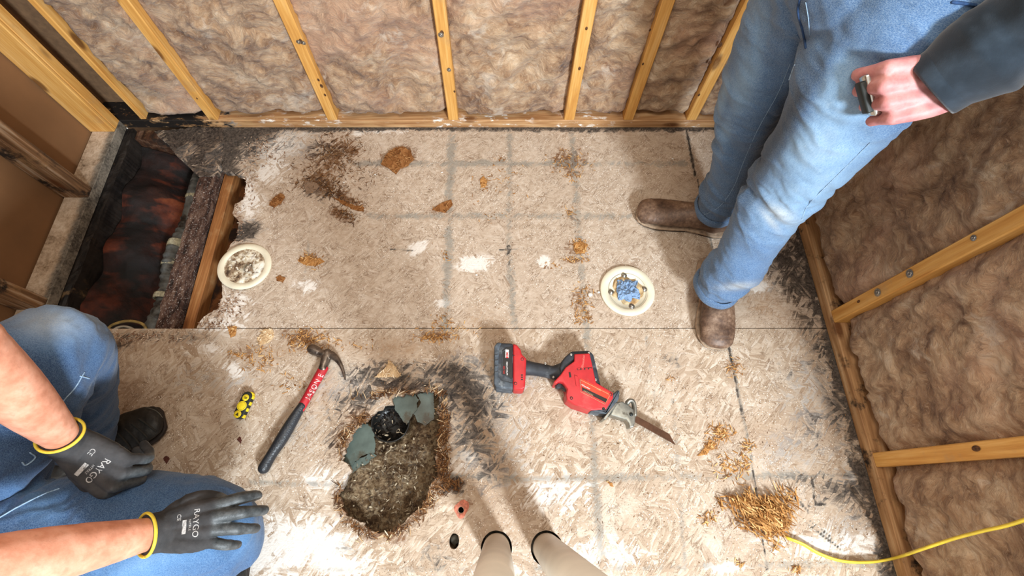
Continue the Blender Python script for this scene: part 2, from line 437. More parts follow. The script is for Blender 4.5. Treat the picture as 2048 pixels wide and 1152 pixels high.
def stains_and_glare(co):
    """where the board carries mould, rot, plaster, painted daylight glare and the layout lines (shapes traced on the deck)"""
    X, Y = proj(np.c_[co[:, :2], np.zeros(len(co))]); n = len(X)
    big = fbm(co[:, 0]*9, co[:, 1]*9, s=11)-.5; md = fbm(co[:, 0]*30, co[:, 1]*30, s=12)-.5
    mould = np.zeros(n); rot = np.zeros(n); white = np.zeros(n); line = np.zeros(n); warm = np.zeros(n); grey = np.zeros(n)
    for (cx, cy, rx, ry, a, k) in [
        (490, 262, 95, 45, 0, 1.15), (600, 250, 110, 12, 0, .95), (450, 300, 40, 70, 0, 1.3), (500, 300, 35, 50, 20, .75), (560, 285, 50, 22, -10, .6), (650, 300, 45, 25, 0, .55), (640, 380, 50, 26, 10, .62), (690, 430, 30, 12, 0, .4),
        (492, 462, 34, 18, -20, 1.25), (250, 690, 60, 18, 0, .5), (300, 672, 120, 14, 0, .6),
        (790, 755, 110, 30, 6, 1.0), (860, 742, 120, 22, 0, .85), (715, 800, 70, 34, -30, .8), (930, 800, 80, 66, 35, 1.0), (945, 875, 66, 50, 55, .8), (670, 880, 30, 50, 0, .5), (920, 850, 40, 50, 0, .6), (980, 930, 50, 60, 0, .5), (1010, 745, 50, 22, 0, .5), (900, 760, 60, 30, 0, .7),
        (1560, 520, 90, 40, 25, 1.0), (1600, 560, 60, 50, 40, 1.1), (1620, 620, 40, 70, 0, .7), (1645, 700, 40, 60, 0, .62), (1680, 800, 40, 80, 0, .6), (1700, 980, 80, 40, 0, .9), (1735, 1010, 40, 40, 0, .9), (1650, 960, 100, 20, 0, .55), (1640, 860, 60, 60, 0, .42), (1580, 740, 40, 30, 0, .35),
        (1240, 715, 18, 10, 0, .2), (1345, 720, 30, 16, 30, .4), (700, 1100, 40, 30, 0, .3), (870, 1110, 40, 40, 0, .4), (905, 970, 28, 20, 0, .8)]:
        mould = np.maximum(mould, k*G(X, Y, cx, cy, rx, ry, a)*(1+big*1.1))
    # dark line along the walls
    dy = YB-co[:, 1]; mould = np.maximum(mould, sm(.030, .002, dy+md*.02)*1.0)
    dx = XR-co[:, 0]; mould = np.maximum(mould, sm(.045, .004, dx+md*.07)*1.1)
    mould = np.maximum(mould, sm(.014, .0, np.abs(co[:, 1]-.471))*0)
    for (cx, cy, rx, ry, a, k) in [
        (668, 312, 58, 44, -25, .8), (700, 300, 30, 26, 0, .75), (640, 372, 48, 24, 12, .95), (690, 395, 40, 8, 25, .9), (680, 430, 22, 12, 30, .9), (640, 350, 36, 24, 0, .6),
        (795, 318, 44, 24, -22, .8), (555, 402, 20, 12, -35, .8), (1140, 322, 42, 34, 0, .62), (1145, 345, 18, 14, 0, .6), (1150, 495, 22, 20, 0, .75), (1155, 520, 26, 8, 0, .75), (1160, 600, 20, 36, 0, .55), (1140, 430, 12, 12, 0, .6), (965, 362, 10, 14, 0, .6),
        (605, 676, 48, 22, 0, .8), (868, 672, 44, 12, 0, .75), (690, 880, 30, 50, 20, .85), (710, 830, 36, 30, 0, .75), (880, 850, 30, 60, 0, .95), (875, 940, 34, 50, 0, .95), (830, 1010, 40, 30, -40, .85), (760, 1068, 60, 22, 0, .95), (690, 1000, 22, 50, 0, .9), (800, 775, 60, 22, 0, .75), (905, 968, 24, 18, 0, .8),
        (1460, 880, 60, 40, 0, .35), (1500, 1040, 80, 50, 0, .5), (880, 420, 30, 14, 0, .5), (620, 520, 22, 14, 0, .5), (1465, 735, 14, 22, 0, .65), (475, 435, 18, 30, 0, .6), (250, 682, 60, 16, 0, .6), (350, 690, 60, 12, 0, .3), (625, 730, 20, 20, 0, .3), (490, 700, 40, 20, 0, .4), (930, 1010, 30, 16, 0, .35)]:
        rot = np.maximum(rot, k*G(X, Y, cx, cy, rx, ry, a)*(1+big*.9+md*.5))
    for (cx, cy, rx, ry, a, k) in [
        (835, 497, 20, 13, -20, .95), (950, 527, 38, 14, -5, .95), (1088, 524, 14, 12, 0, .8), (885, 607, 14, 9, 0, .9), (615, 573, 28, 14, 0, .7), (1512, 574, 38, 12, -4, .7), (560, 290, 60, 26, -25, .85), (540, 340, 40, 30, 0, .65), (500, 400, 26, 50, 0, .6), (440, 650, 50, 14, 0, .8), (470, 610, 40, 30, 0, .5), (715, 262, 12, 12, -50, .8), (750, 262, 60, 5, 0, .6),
        (600, 1090, 120, 60, 0, .85), (520, 1120, 120, 40, 0, .75), (680, 1130, 90, 30, 0, .7), (915, 930, 26, 30, 0, .5), (935, 910, 26, 18, 0, .5), (640, 960, 60, 30, 0, .45), (1180, 1110, 120, 40, 0, .5), (1100, 980, 90, 50, 0, .45), (1455, 1135, 40, 12, 0, .9), (1700, 960, 26, 20, 0, .6), (1640, 1090, 100, 30, 0, .5), (1735, 1090, 60, 30, 0, .55), (465, 740, 20, 16, 0, .6), (1000, 1140, 60, 20, 0, .6), (400, 700, 60, 16, 0, .35), (1530, 1080, 40, 12, 0, .3)]:  # large lower-left blobs: daylight glare painted in as white powder
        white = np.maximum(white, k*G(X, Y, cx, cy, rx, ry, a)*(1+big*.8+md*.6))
    for (cx, cy, rx, ry, a, k) in [(1130, 1000, 60, 120, 30, .0), (960, 640, 60, 40, 40, .35), (1000, 660, 60, 40, 0, .35), (1000, 1010, 50, 110, -32, .55), (980, 940, 30, 50, -30, .5), (650, 330, 90, 70, 0, .5), (960, 1060, 40, 30, 0, .35), (820, 700, 200, 30, 0, .45), (560, 700, 150, 30, 0, .4), (1560, 600, 100, 70, 30, .5), (1560, 860, 80, 60, 0, .4), (1500, 480, 90, 30, 0, .3), (1330, 600, 30, 100, 0, .25)]:
        warm = np.maximum(warm, k*G(X, Y, cx, cy, rx, ry, a)*(1+big))
    for (cx, cy, rx, ry, a, k) in [(940, 800, 110, 100, 30, .62), (700, 780, 90, 50, 0, .55), (1000, 900, 80, 120, 0, .5), (600, 860, 60, 60, 0, .3), (430, 760, 120, 40, 0, .3), (1640, 800, 90, 150, 0, .5), (1600, 900, 90, 60, 0, .5), (560, 300, 130, 40, 0, .55), (1000, 760, 90, 40, 0, .5), (1700, 1060, 60, 60, 0, .4)]:
        grey = np.maximum(grey, k*G(X, Y, cx, cy, rx, ry, a)*(1+big))
    wob = 5*(vn(co[:, 0]*40, co[:, 1]*40, s=5)-.5)
    for P, Q, w, k in [((905, 255), (890, 655), 8, .95), ((1020, 262), (1018, 500), 6, .7), ((1018, 500), (1028, 655), 7, .75), ((1142, 255), (1160, 500), 7, .8), ((1160, 500), (1172, 655), 6, .7), ((1172, 655), (1190, 955), 7, .7), ((1190, 955), (1205, 1130), 8, .7), ((1020, 680), (1035, 760), 5, .4),
                       ((1345, 800), (1370, 1140), 5, .5), ((640, 255), (600, 655), 3, .25),
                       ((700, 327), (1370, 327), 5.5, .85), ((740, 432), (1390, 432), 6, .75), ((500, 965), (700, 970), 6, .5), ((900, 952), (1000, 958), 6, .7), ((1000, 958), (1740, 950), 8, .75), ((560, 1140), (1790, 1132), 5, .45), ((1400, 1130), (1790, 1124), 5, .5), ((1290, 655), (1310, 800), 4, .3)]:
        d = seg_d(X, Y, P, Q)+wob; line = np.maximum(line, k*np.exp(-(d/w)**2)*(1+big*1.5+md*.7))
    for P, Q, w, k in [((1372, 255), (1390, 350), 2.6, 1.5), ((1395, 360), (1425, 500), 1.8, 1.3), ((1458, 695), (1500, 900), 2.6, 1.5), ((1500, 900), (1534, 1140), 2.2, 1.3), ((1016, 490), (1018, 530), 3, 1.2), ((1000, 499), (1034, 499), 2.5, 1.0), ((780, 498), (830, 502), 1.6, 1),
                       ((1624, 960), (1631, 1008), 2, 1.4), ((1617, 1012), (1650, 1008), 1.6, 1.3), ((1612, 1045), (1680, 1098), 2, 1.1), ((1618, 1040), (1684, 1092), 1.2, 1), ((1590, 995), (1618, 1025), 1.6, .9), ((1345, 800), (1370, 870), 1.2, .6)]:
        d = seg_d(X, Y, P, Q)+wob*.4; line = np.maximum(line, k*np.exp(-(d/w)**2)); mould = np.maximum(mould, .8*k*np.exp(-(d/(w*.7))**2))
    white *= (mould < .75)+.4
    return np.clip(np.stack([mould, rot, white], 1), 0, 1.4), np.clip(np.stack([line, warm, grey], 1), 0, 1.2), (X, Y)
def deck(name, x0, x1, y0, y1, outer, holes, seed, label=None, step=.005):
    nx = int((x1-x0)/step)+1; ny = int((y1-y0)/step)+1
    gx, gy = np.meshgrid(np.linspace(x0, x1, nx), np.linspace(y0, y1, ny)); P = np.stack([gx.ravel(), gy.ravel()], 1)
    idx = np.arange(nx*ny).reshape(ny, nx); q = np.stack([idx[:-1, :-1], idx[:-1, 1:], idx[1:, 1:], idx[1:, :-1]], -1).reshape(-1, 4)
    cen = P[q].mean(1); keep = np.ones(len(q), bool); polys = []
    if outer is not None:
        o = densify(outer, amp=.004, seed=seed); keep &= inside(cen, o); polys.append(o)
    for i, (h, amp) in enumerate(holes):
        o = densify(h, step=.004 if amp > .001 else .002, amp=amp, seed=seed+i)
        keep &= ~inside(cen, o); polys.append(o)
    q = q[keep]
    # boundary edges
    e = np.concatenate([q[:, [0, 1]], q[:, [1, 2]], q[:, [2, 3]], q[:, [3, 0]]]); es = np.sort(e, 1)
    key = es[:, 0].astype(np.int64)*nx*ny+es[:, 1]; u, inv, cnt = np.unique(key, return_inverse=True, return_counts=True)
    be = e[cnt[inv] == 1]; bv = np.unique(be)
    Z = (fbm(P[:, 0]*12, P[:, 1]*12, s=seed)-.5)*.0012
    if polys:
        ring = np.concatenate([np.concatenate([(p+(np.roll(p, -1, 0)-p)*t) for t in (0, .25, .5, .75)]) for p in polys])
        for i in bv:
            d = np.hypot(ring[:, 0]-P[i, 0], ring[:, 1]-P[i, 1]); j = d.argmin()
            if d[j] < step*1.6: P[i] = ring[j]
    XX, YY = proj(np.c_[P, np.zeros(len(P))])
    near = np.exp(-((XX-785)/115)**2-((YY-925)/150)**2)
    Z += near*(fbm(P[:, 0]*45, P[:, 1]*45, s=3)-.45)*.022+near*near*-.006
    V = np.c_[P, Z]; m = {}; bot = []
    for i in bv: m[i] = len(V)+len(bot); bot.append((P[i, 0], P[i, 1], -.019))
    V = np.concatenate([V, np.array(bot)]); F = [tuple(f) for f in q]+[(b, a, m[a], m[b]) for a, b in be]
    used = np.unique(np.concatenate([np.ravel(q), np.arange(nx*ny, len(V))])); rem = -np.ones(len(V), int); rem[used] = np.arange(len(used))
    me = mesh(V[used], [tuple(rem[list(f)]) for f in F]); co = getco(me)
    a, b, _ = stains_and_glare(co)
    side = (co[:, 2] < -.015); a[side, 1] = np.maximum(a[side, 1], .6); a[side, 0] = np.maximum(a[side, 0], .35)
    attr(me, 'stain_glare_a', a); attr(me, 'stain_tint_b', b)
    o = link(name, me, OSB); return o
ys = U(900, 656.5).y
r_outer = LEFT_EDGE + [(LEFT_EDGE[-1][0], ys+.0012), (XR+.02, ys+.0012), (XR+.02, YB+.03), (LEFT_EDGE[0][0], YB+.03)]
r_outer = LEFT_EDGE[:-1]+[(LEFT_EDGE[-1][0], ys-.05), (XR+.2, ys-.05), (XR+.2, YB+.2), (LEFT_EDGE[0][0], YB+.2)]
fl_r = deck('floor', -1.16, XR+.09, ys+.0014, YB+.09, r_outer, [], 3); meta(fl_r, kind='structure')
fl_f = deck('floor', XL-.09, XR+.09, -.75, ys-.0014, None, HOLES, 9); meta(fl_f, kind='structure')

o = deck('subfloor_scrap', -1.36, -1.00, .97, YB+.0, STRIP, [], 21, step=.004)
a = getco(o.data); aa = np.ones((len(a), 3))*.0; mm = fbm(a[:, 0]*14, a[:, 1]*14, s=8); aa[:, 0] = .45+mm*.9; aa[:, 1] = .7; aa[:, 2] = np.where(mm < .42, .5, 0)
o.data.color_attributes['stain_glare_a'].data.foreach_set('color', np.c_[aa, np.ones(len(a))].ravel())
meta(o, 'mouldy triangular scrap of floor board left in the far left corner of the open floor', 'board'); center(o)

# ------------------------------------------------------------------ walls
def board_mesh(x0, x1, y0, y1, z0, z1, bev=.002):
    return box(x0, x1, y0, y1, z0, z1, bev, 1)
def thing_box(name, dims, mat, label, cat, group=None, bev=.002, jag=False):
    o = link(name, box(*dims, bev, 1), mat); meta(o, label, cat, group); return center(o)
sheath = plain('wall_sheathing', (120, 92, 66), .9)
PANEL = plain('brown_paper_panel', (128, 92, 60), .9, var=.05, sc=9, bump=.05)
for nm, d, m in [('wall_back', (XL-.1, XR+.1, YB+.09, YB+.1, -.3, 2.4), sheath), ('wall_right', (XR+.09, XR+.1, -.9, YB+.09, -.3, 2.4), sheath),
                 ('wall_left', (XL-.105, XL-.092, -.9, YB+.09, .0, 2.4), PANEL)]:
    meta(link(nm, box(*d), m), kind='structure')
# bottom plates
PZ = .038
thing_box('bottom_plate', (XL-.09, XR, YB, YB+.089, .0, PZ), PINE_OLD, 'long worn wooden bottom plate along the foot of the far wall', 'plate')
thing_box('bottom_plate', (XR, XR+.089, -.75, YB+.0, .0, PZ), PINE_OLDY, 'dark-edged wooden bottom plate along the foot of the right wall', 'plate')
def mat_lplate():
    n = N('left_plate_crust'); v = n.co(); f = n.noise(v, 18, 6, .65); g = n.noise(v, 120, 4, .7)
    c = n.ramp(n.math('ADD', n.math('MULTIPLY', f, .6), n.math('MULTIPLY', g, .4)), [(.32, (96, 78, 60)), (.42, (160, 138, 114)), (.54, (196, 174, 150)), (.7, (222, 206, 186))])
    x = n.new('ShaderNodeSeparateXYZ', {0: v}).outputs[0]
    q = n.math('ADD', x, n.math('MULTIPLY', n.math('SUBTRACT', f, .5), .05))
    c = n.mix(n.step(q, .012, .034), c, n.mix(n.step(n.math('ADD', n.math('MULTIPLY', f, .6), n.math('MULTIPLY', g, .4)), .36, .64), col((64, 58, 52)), col((140, 130, 116))))
    return n.out(c, .9, n.bump(n.math('ADD', f, g), .5, .004), spec=.15)
thing_box('bottom_plate', (XL-.085, XL, -.75, YB, .0, PZ), mat_lplate(), 'pale crusty bottom plate along the foot of the left wall', 'plate')
# studs of the far wall (knots and nail marks are children)
SCREW = plain('zinc_screw', (170, 166, 158), .35, .9, var=.2, sc=300)
KNOT = plain('dark_knot', (86, 56, 32), .8, var=.4, sc=200)
def knot(parent, c, n, r):
    """a knot in the face of a board: a low dark oval"""
    z = Vector(n).normalized(); M = Matrix.Translation(Vector(c)) @ z.to_track_quat('Z', 'Y').to_matrix().to_4x4()
    me = blob((0, 0, 0), (r*.62, r, .0012), seg=14); me.transform(M); link('knot', me, KNOT, parent, True)
def screw(parent, c, n, r=.0055):
    z = Vector(n).normalized(); M = Matrix.Translation(Vector(c)) @ z.to_track_quat('Z', 'Y').to_matrix().to_4x4()
    me = join(lathe([(0, .0012), (r*.35, .001), (r*.45, .0022), (r, .002), (r*1.05, .0006), (r, -.001)], 12), lathe([(r*1.7, .0003), (r*1.2, .0008), (0, .0008)], 12)); me.transform(M)
    link('screw', me, SCREW, parent, True)
BW = 'studs of the far wall'
def bstud(pxb, pxt, w, label, d0=0):
    """pxb: base centre pixel at the plate; the stud stands plumb"""
    x = UY(pxb, 236, YB).x; o = empty('wall_stud', (x, YB+.044, PZ), label, 'stud', BW)
    link('board', box(x-w/2, x+w/2, YB+d0, YB+.089, PZ, 2.36, .0025, 1), PINE, o); return o, x
s0, x0 = bstud(282, 0, .020, 'narrow edge of the corner stud at the left end of the far wall', .004)
s1, x1 = bstud(424, 0, .034, 'pine stud of the far wall standing over the open floor, second from the left corner')
s2, x2 = bstud(663, 0, .036, 'pine stud with a band of knots, left of the middle stud of the far wall')
s3, x3 = bstud(906, 0, .036, 'pine stud at the middle of the far wall, splintered white at its foot')
s4, x4 = bstud(1139, 0, .037, 'pine stud of the far wall right of the middle one')
s5, x5 = bstud(1258, 0, .036, 'pine stud of the far wall standing close to the right of another')
s6, x6 = bstud(1385, 0, .036, 'darker pine stud of the far wall just beside the standing man\'s jeans')
bx = UY(1540, 236, YB).x
s7, x7 = bstud(1520, 0, .036, 'pine stud of the far wall hidden mostly behind the standing man\'s legs')
def bz(p, y): return UY(p, y, YB)
for o, pts in [(s1, [(394, 197, .004)]), (s2, [(602, 83, .009), (637, 160, .006), (643, 172, .008), (650, 190, .006)]), (s3, [(884, 66, .009), (898, 139, .007), (909, 183, .005)]), (s4, [(1173, 57, .006), (1159, 137, .007)]), (s5, [(1286, 128, .005), (1300, 60, .005)]), (s6, [(1420, 125, .008), (1440, 90, .010), (1398, 190, .006)])]:
    for k, (a, b, r) in enumerate(pts):
        c = UY(a, b, YB-.001); knot(o, c, (0, -1, 0), r)
screw(s3, UY(882, 70, YB-.002), (0, -1, 0), .005); screw(s3, UY(898, 140, YB-.002), (0, -1, 0), .004); screw(s2, UY(607, 86, YB-.002), (0, -1, 0), .004)
screw(s2, UY(597, 84, YB-.002), (0, -1, 0), .004)
# studs of the left wall
LW = 'studs of the left wall'
for (yy, w, mat, lab) in [(YB-.001, .040, PINE, 'wide clean pine corner stud at the far end of the left wall'), (.955, .038, PINE_MOULD, 'mouldy grey stud of the left wall standing beside the hole in the floor'), (.552, .038, PINE_MOULD, 'mouldy stud of the left wall nearest the kneeling worker\'s knee')]:
    o = empty('wall_stud', (XL-.045, yy-w/2, PZ), lab, 'stud', LW)
    link('board', box(XL-.089, XL, yy-w, yy, PZ, 2.36, .0025, 1), mat, o)
    if mat is PINE:
        link('board', box(XL-.089, XL-.001, yy-w*1.02-.012, yy-w-.0005, PZ, 2.36, .0025, 1), PINE, o)
        tg = UY(13, 54, yy-w*1.02-.013)
# paper label stapled on the corner stud
t = UY(14, 55, YB-.055); t.x = max(t.x, XL-.088)
o = link('paper_tag', box(XL-.086, XL-.045, YB-.0556, YB-.0545, t.z-.011, t.z+.011), plain('white_tag', (225, 222, 218), .7, var=.02)); meta(o, 'small white paper tag stuck on the corner stud at the upper left', 'tag'); center(o)
TB = plain('tag_ink', (60, 50, 48), .8)
link('print', box(XL-.074, XL-.062, YB-.0562, YB-.0555, t.z-.005, t.z+.004), TB, o)
# studs of the right wall
RW = 'studs of the right wall'
def rstud(ptx, pty, w, lab, mat=PINE):
    y = UX(ptx, pty, XR).y; o = empty('wall_stud', (XR+.044, y, PZ), lab, 'stud', RW)
    link('board', box(XR, XR+.089, y-w/2, y+w/2, PZ, 2.36, .0025, 1), mat, o); return o, y
r1, y1_ = rstud(1686, 622, .038, 'pine stud of the right wall with bright screw heads, at the level of the boots')
r2, y2_ = rstud(1768, 918, .036, 'pine stud of the right wall with a loop-shaped knot, above the yellow cable')
r3, y3_ = rstud(1600, 350, .036, 'pine stud of the right wall hidden behind the standing man')
r4, y4_ = rstud(1860, 1300, .036, 'pine stud of the right wall nearest the viewer, below the yellow cable')
for a, b in [(1755, 585), (1819, 547), (1947, 476)]: screw(r1, UX(a, b, XR-.001), (-1, 0, 0), .0065 if a != 1947 else .004)
knot(r1, UX(1717, 603, XR-.001), (-1, 0, 0), .006); knot(r2, UX(1952, 897, XR-.001), (-1, 0, 0), .010)
# insulation batts: one per bay, bulging between the studs
def batt(u0, u1, wall, seed, label, group, zmax=2.3):
    if wall == 'right' and u1 > 1.2: u1 = YB-.03
    st_ = .009; nu = max(6, int((u1-u0)/st_)); nz = int((zmax-PZ)/st_/1.0)
    u, z = np.meshgrid(np.linspace(u0, u1, nu), PZ+np.linspace(0, 1, nz)**1.0*(zmax-PZ))
    f = fbm(u*7+seed*3, z*7, s=seed, o=4)-.5; g = fbm(u*26+f*3, z*26+f*5, s=seed+31, o=4)-.5
    ridge = np.abs(fbm(u*9+5+g, z*16+g*1.5, s=seed+77, o=3)-.5)*2
    t = (u-u0)/(u1-u0); pin = sm(0, .10, t)*sm(1, .90, t)
    bot = sm(PZ-.005, PZ+.035+.02*f, z)
    d = -.012+pin*(.020+.045*f)+.026*g+.022*(ridge-.3)*pin
    d = np.clip(d, -.04, .028)-(1-bot)*.034
    if wall == 'back': V = np.stack([u, YB-.0-d+.018, z], -1)
    else: V = np.stack([XR-d+.018, u, z], -1)
    V = V.reshape(-1, 3); idx = np.arange(nu*nz).reshape(nz, nu)
    q = np.stack([idx[:-1, :-1], idx[:-1, 1:], idx[1:, 1:], idx[1:, :-1]], -1).reshape(-1, 4)
    if wall != 'back': q = q[:, ::-1]
    n0 = len(V); off = np.array((0, .05, 0) if wall == 'back' else (.05, 0, 0))
    b = np.concatenate([idx[0], idx[1:, -1], idx[-1, -2::-1], idx[-2:0:-1, 0]]); V = np.concatenate([V, V[b]*0+V[b]+off])
    # back edge follows the wall
    k = len(b); sk = [(b[(i+1) % k], b[i], n0+i, n0+(i+1) % k) for i in range(k)]
    if wall != 'back': sk = [s[::-1] for s in sk]
    o = link('insulation_batt', mesh(V, [tuple(x) for x in q]+sk), WOOL, smooth=True)
    meta(o, label, 'insulation', group); return center(o)
BG, RG = 'insulation batts of the far wall', 'insulation batts of the right wall'
bb = [(x0, x1, 'brown fibreglass batt in the far wall bay nearest the left corner'), (x1, x2, 'brown fibreglass batt of the far wall above the open floor, second bay from the left'),
      (x2, x3, 'brown fibreglass batt in the bay just left of the middle stud of the far wall'), (x3, x4, 'brown fibreglass batt in the bay just right of the middle stud of the far wall'),
      (x4, x5, 'narrow fibreglass batt between the two close studs of the far wall'), (x5, x6, 'fibreglass batt of the far wall in the last full bay left of the standing man'),
      (x6, x7, 'sliver of fibreglass batt showing beside the standing man\'s jeans')]
for i, (a, b, l) in enumerate(bb): batt(a+.016, b-.016, 'back', 3+i, l, BG)
for i, (a, b, l) in enumerate([(y1_, y3_, 'large brown fibreglass batt of the right wall below the man\'s hand'), (y2_, y1_, 'brown fibreglass batt of the right wall between the two bare studs'), (y4_, y2_, 'brown fibreglass batt of the right wall behind the yellow cable'), (y3_, YB+.02, 'fibreglass batt of the right wall in the far corner behind the man')]):
    batt(a+.017, b-.017, 'right', 40+i, l, RG)

# ------------------------------------------------------------------ the open floor bay: joists, pit, duct
JX0, JX1 = U(425, 290, -.005).x, U(462, 290, -.005).x
PIT = N('wet_brown_membrane'); v = PIT.co(); f = PIT.noise(v, 7, 5, .6); g = PIT.noise(v, 40, 4)
cc = PIT.ramp(f, [(.38, (12, 7, 6)), (.48, (44, 18, 10)), (.60, (82, 34, 16)), (.72, (112, 56, 30))])
cc = PIT.mix(PIT.step(PIT.noise(v, 13, 6, .7), .6, .7, 0, .8), cc, col((22, 14, 10)))
cc = PIT.mix(PIT.step(PIT.noise(PIT.map(v, (.6, 1.6, 1), (0, 0, .3)), 8, 3), .47, .54, .85, 0), cc, col((12, 8, 7)))
PIT.out(cc, .75, PIT.bump(PIT.math('ADD', f, PIT.math('MULTIPLY', g, .2)), .5, .02), spec=.3)
nx, ny = 90, 150
gx, gy = np.meshgrid(np.linspace(XL+.030, JX0-.016, nx), np.linspace(.36, YB-.045, ny))
tt = (gx-(XL+.022))/.32; gz = -.060-.18*sm(0, .95, tt)+.05*(fbm(gx*7, gy*7, s=4)-.5)+.012*np.sin(gy*28+gx*6)
idx = np.arange(nx*ny).reshape(ny, nx); q = np.stack([idx[:-1, :-1], idx[:-1, 1:], idx[1:, 1:], idx[1:, :-1]], -1).reshape(-1, 4)
o = link('crawlspace_membrane', mesh(np.stack([gx, gy, gz], -1).reshape(-1, 3), q), PIT.m, smooth=True)
meta(o, 'wet reddish-brown sheet lying deep in the open floor bay at left', 'membrane'); center(o)
DIRT = plain('brown_wool_dirt', (92, 56, 28), .95, var=.5, sc=28, bump=.8, dirt=(34, 20, 12))
gx, gy = np.meshgrid(np.linspace(JX0+.092, XR, 300), np.linspace(.42, YB+.05, 120))
gz = -.085+.05*(fbm(gx*12, gy*12, s=14)-.5)
idx = np.arange(300*120).reshape(120, 300); q = np.stack([idx[:-1, :-1], idx[:-1, 1:], idx[1:, 1:], idx[1:, :-1]], -1).reshape(-1, 4)
o = link('underfloor_insulation', mesh(np.stack([gx, gy, gz], -1).reshape(-1, 3), q), DIRT, smooth=True)
meta(o, 'dark brown underfloor insulation seen through the gap right of the joist', 'insulation'); center(o)
# main joist and its sister
def rough_board(x0, x1, y0, y1, z0, z1, amp, seed, step=.006):
    bm = bmesh.new(); nx = max(3, int((x1-x0)/step)); ny = int((y1-y0)/step); V = []; F = []
    X = np.linspace(x0, x1, nx); Y = np.linspace(y0, y1, ny); gx, gy = np.meshgrid(X, Y)
    h = z1+(fbm(gx*50, gy*18, s=seed)-.6)*amp*2
    ex = (fbm(gy*40, gx*0+seed, s=seed+3)-.5)*amp*1.2; gx2 = gx+ex*np.where(np.abs(gx-(x0+x1)/2) > (x1-x0)*.49, 1, 0)
    V = np.stack([gx2, gy, h], -1).reshape(-1, 3); idx = np.arange(nx*ny).reshape(ny, nx)
    q = [tuple(r) for r in np.stack([idx[:-1, :-1], idx[:-1, 1:], idx[1:, 1:], idx[1:, :-1]], -1).reshape(-1, 4)]
    b = np.concatenate([idx[0], idx[1:, -1], idx[-1, -2::-1], idx[-2:0:-1, 0]]); n0 = len(V); Vb = V[b].copy(); Vb[:, 2] = z0
    V = np.concatenate([V, Vb]); k = len(b); q += [(b[(i+1) % k], b[i], n0+i, n0+(i+1) % k) for i in range(k)]
    return mesh(V, q)
JM = N('joist_top_speckled'); v = JM.co(); f = JM.noise(JM.map(v, (1, .3, 1)), 60, 6, .7); g = JM.noise(v, 170, 4, .75)
cc = JM.ramp(f, [(.36, (30, 20, 16)), (.5, (74, 50, 40)), (.62, (112, 88, 74))]); cc = JM.mix(JM.step(g, .57, .66, 0, .9), cc, col((196, 186, 178)))
zz = JM.new('ShaderNodeSeparateXYZ', {0: v}).outputs[2]
JM.out(cc, .75, JM.bump(JM.math('ADD', f, g), .8, .006), spec=.3)
je = .39
o = link('floor_joist', rough_board(JX0-.012, JX0+.046, je, YB-.001, -.20, -.004, .006, 5), JM.m); meta(o, 'dark rotten floor joist with white specks exposed in the open floor bay', 'joist'); center(o)
o = link('sister_joist', box(JX0+.052, JX0+.088, je, YB-.08, -.16, -.035, .002, 1), LUMBER); meta(o, 'cleaner brown board fixed along the right side of the rotten joist', 'joist'); center(o)
o = link('rim_joist', rough_board(XL-.015, XL+.022, je, YB, -.22, -.004, .008, 8), mat_wood('rim_joist_black', (14, 11, 10), (26, 20, 17), (52, 44, 38), mould=.2, axis='y')); meta(o, 'black mouldy rim joist under the left wall plate', 'joist'); center(o)
o = link('blocking_board', rough_board(XL+.03, JX0-.013, YB-.04, YB-.001, -.20, -.012, .006, 12), JOIST); meta(o, 'black mouldy blocking board at the far end of the open floor bay', 'board'); center(o)
# flexible duct beside the joist
dk = plain('grey_duct', (96, 98, 96), .55, var=.35, sc=40, bump=.4, dirt=(44, 38, 34)); P = []; R = []
A, B = U(398, 350, -.10), U(300, 662, -.10)
for i in range(60):
    t = i/59; p = A.lerp(B, t); P.append((p.x+.006*math.sin(t*9), p.y, -.11+.008*math.sin(t*14))); R.append(.026+.0028*math.sin(t*150)*(1 if .3 < t < .95 else .3))
o = link('flexible_duct', tube(P, R, 18, 2), dk, smooth=True); meta(o, 'dirty grey ribbed duct lying along the left side of the rotten joist', 'duct')
center(o)
for a, b in ((.16, .02), (.48, .03), (.60, .02), (.80, .02)):
    p = A.lerp(B, a); link('band', lathe([(.031, -b/2), (.033, 0), (.031, b/2)], 20, Matrix.Translation((p.x+.006*math.sin(a*9), p.y, -.11)) @ (B-A).to_track_quat('Z', 'Y').to_matrix().to_4x4()), plain('duct_band', (170, 165, 140), .6, var=.3, sc=120), o, True)
# loops of pale hose at the near edge of the bay
hs = plain('pale_hose', (150, 128, 78), .5, var=.3)
P = [U(205, 668, -.06), U(225, 650, -.055), U(255, 642, -.05), U(283, 647, -.05), U(292, 662, -.055), U(280, 690, -.07), U(240, 700, -.08)]
o = link('hose_loop', tube(P, [.0045]*len(P), 10, 6), hs, smooth=True); meta(o, 'yellowish hose loop curling up at the near edge of the open floor bay', 'hose'); center(o)
P = [U(214, 672, -.06), U(235, 655, -.06), U(260, 655, -.06), U(285, 672, -.07)]
o = link('hose_loop', tube(P, [.0035]*len(P), 10, 6), plain('white_hose', (176, 168, 152), .5), smooth=True); meta(o, 'thin whitish hose lying inside the yellowish hose loop', 'hose'); center(o)
# crawlspace ground under everything
meta(link('ground', box(XL-.2, XR+.2, -.9, YB+.1, -.36, -.34), plain('dark_soil', (46, 36, 28), .95, var=.4, sc=20)), kind='structure')

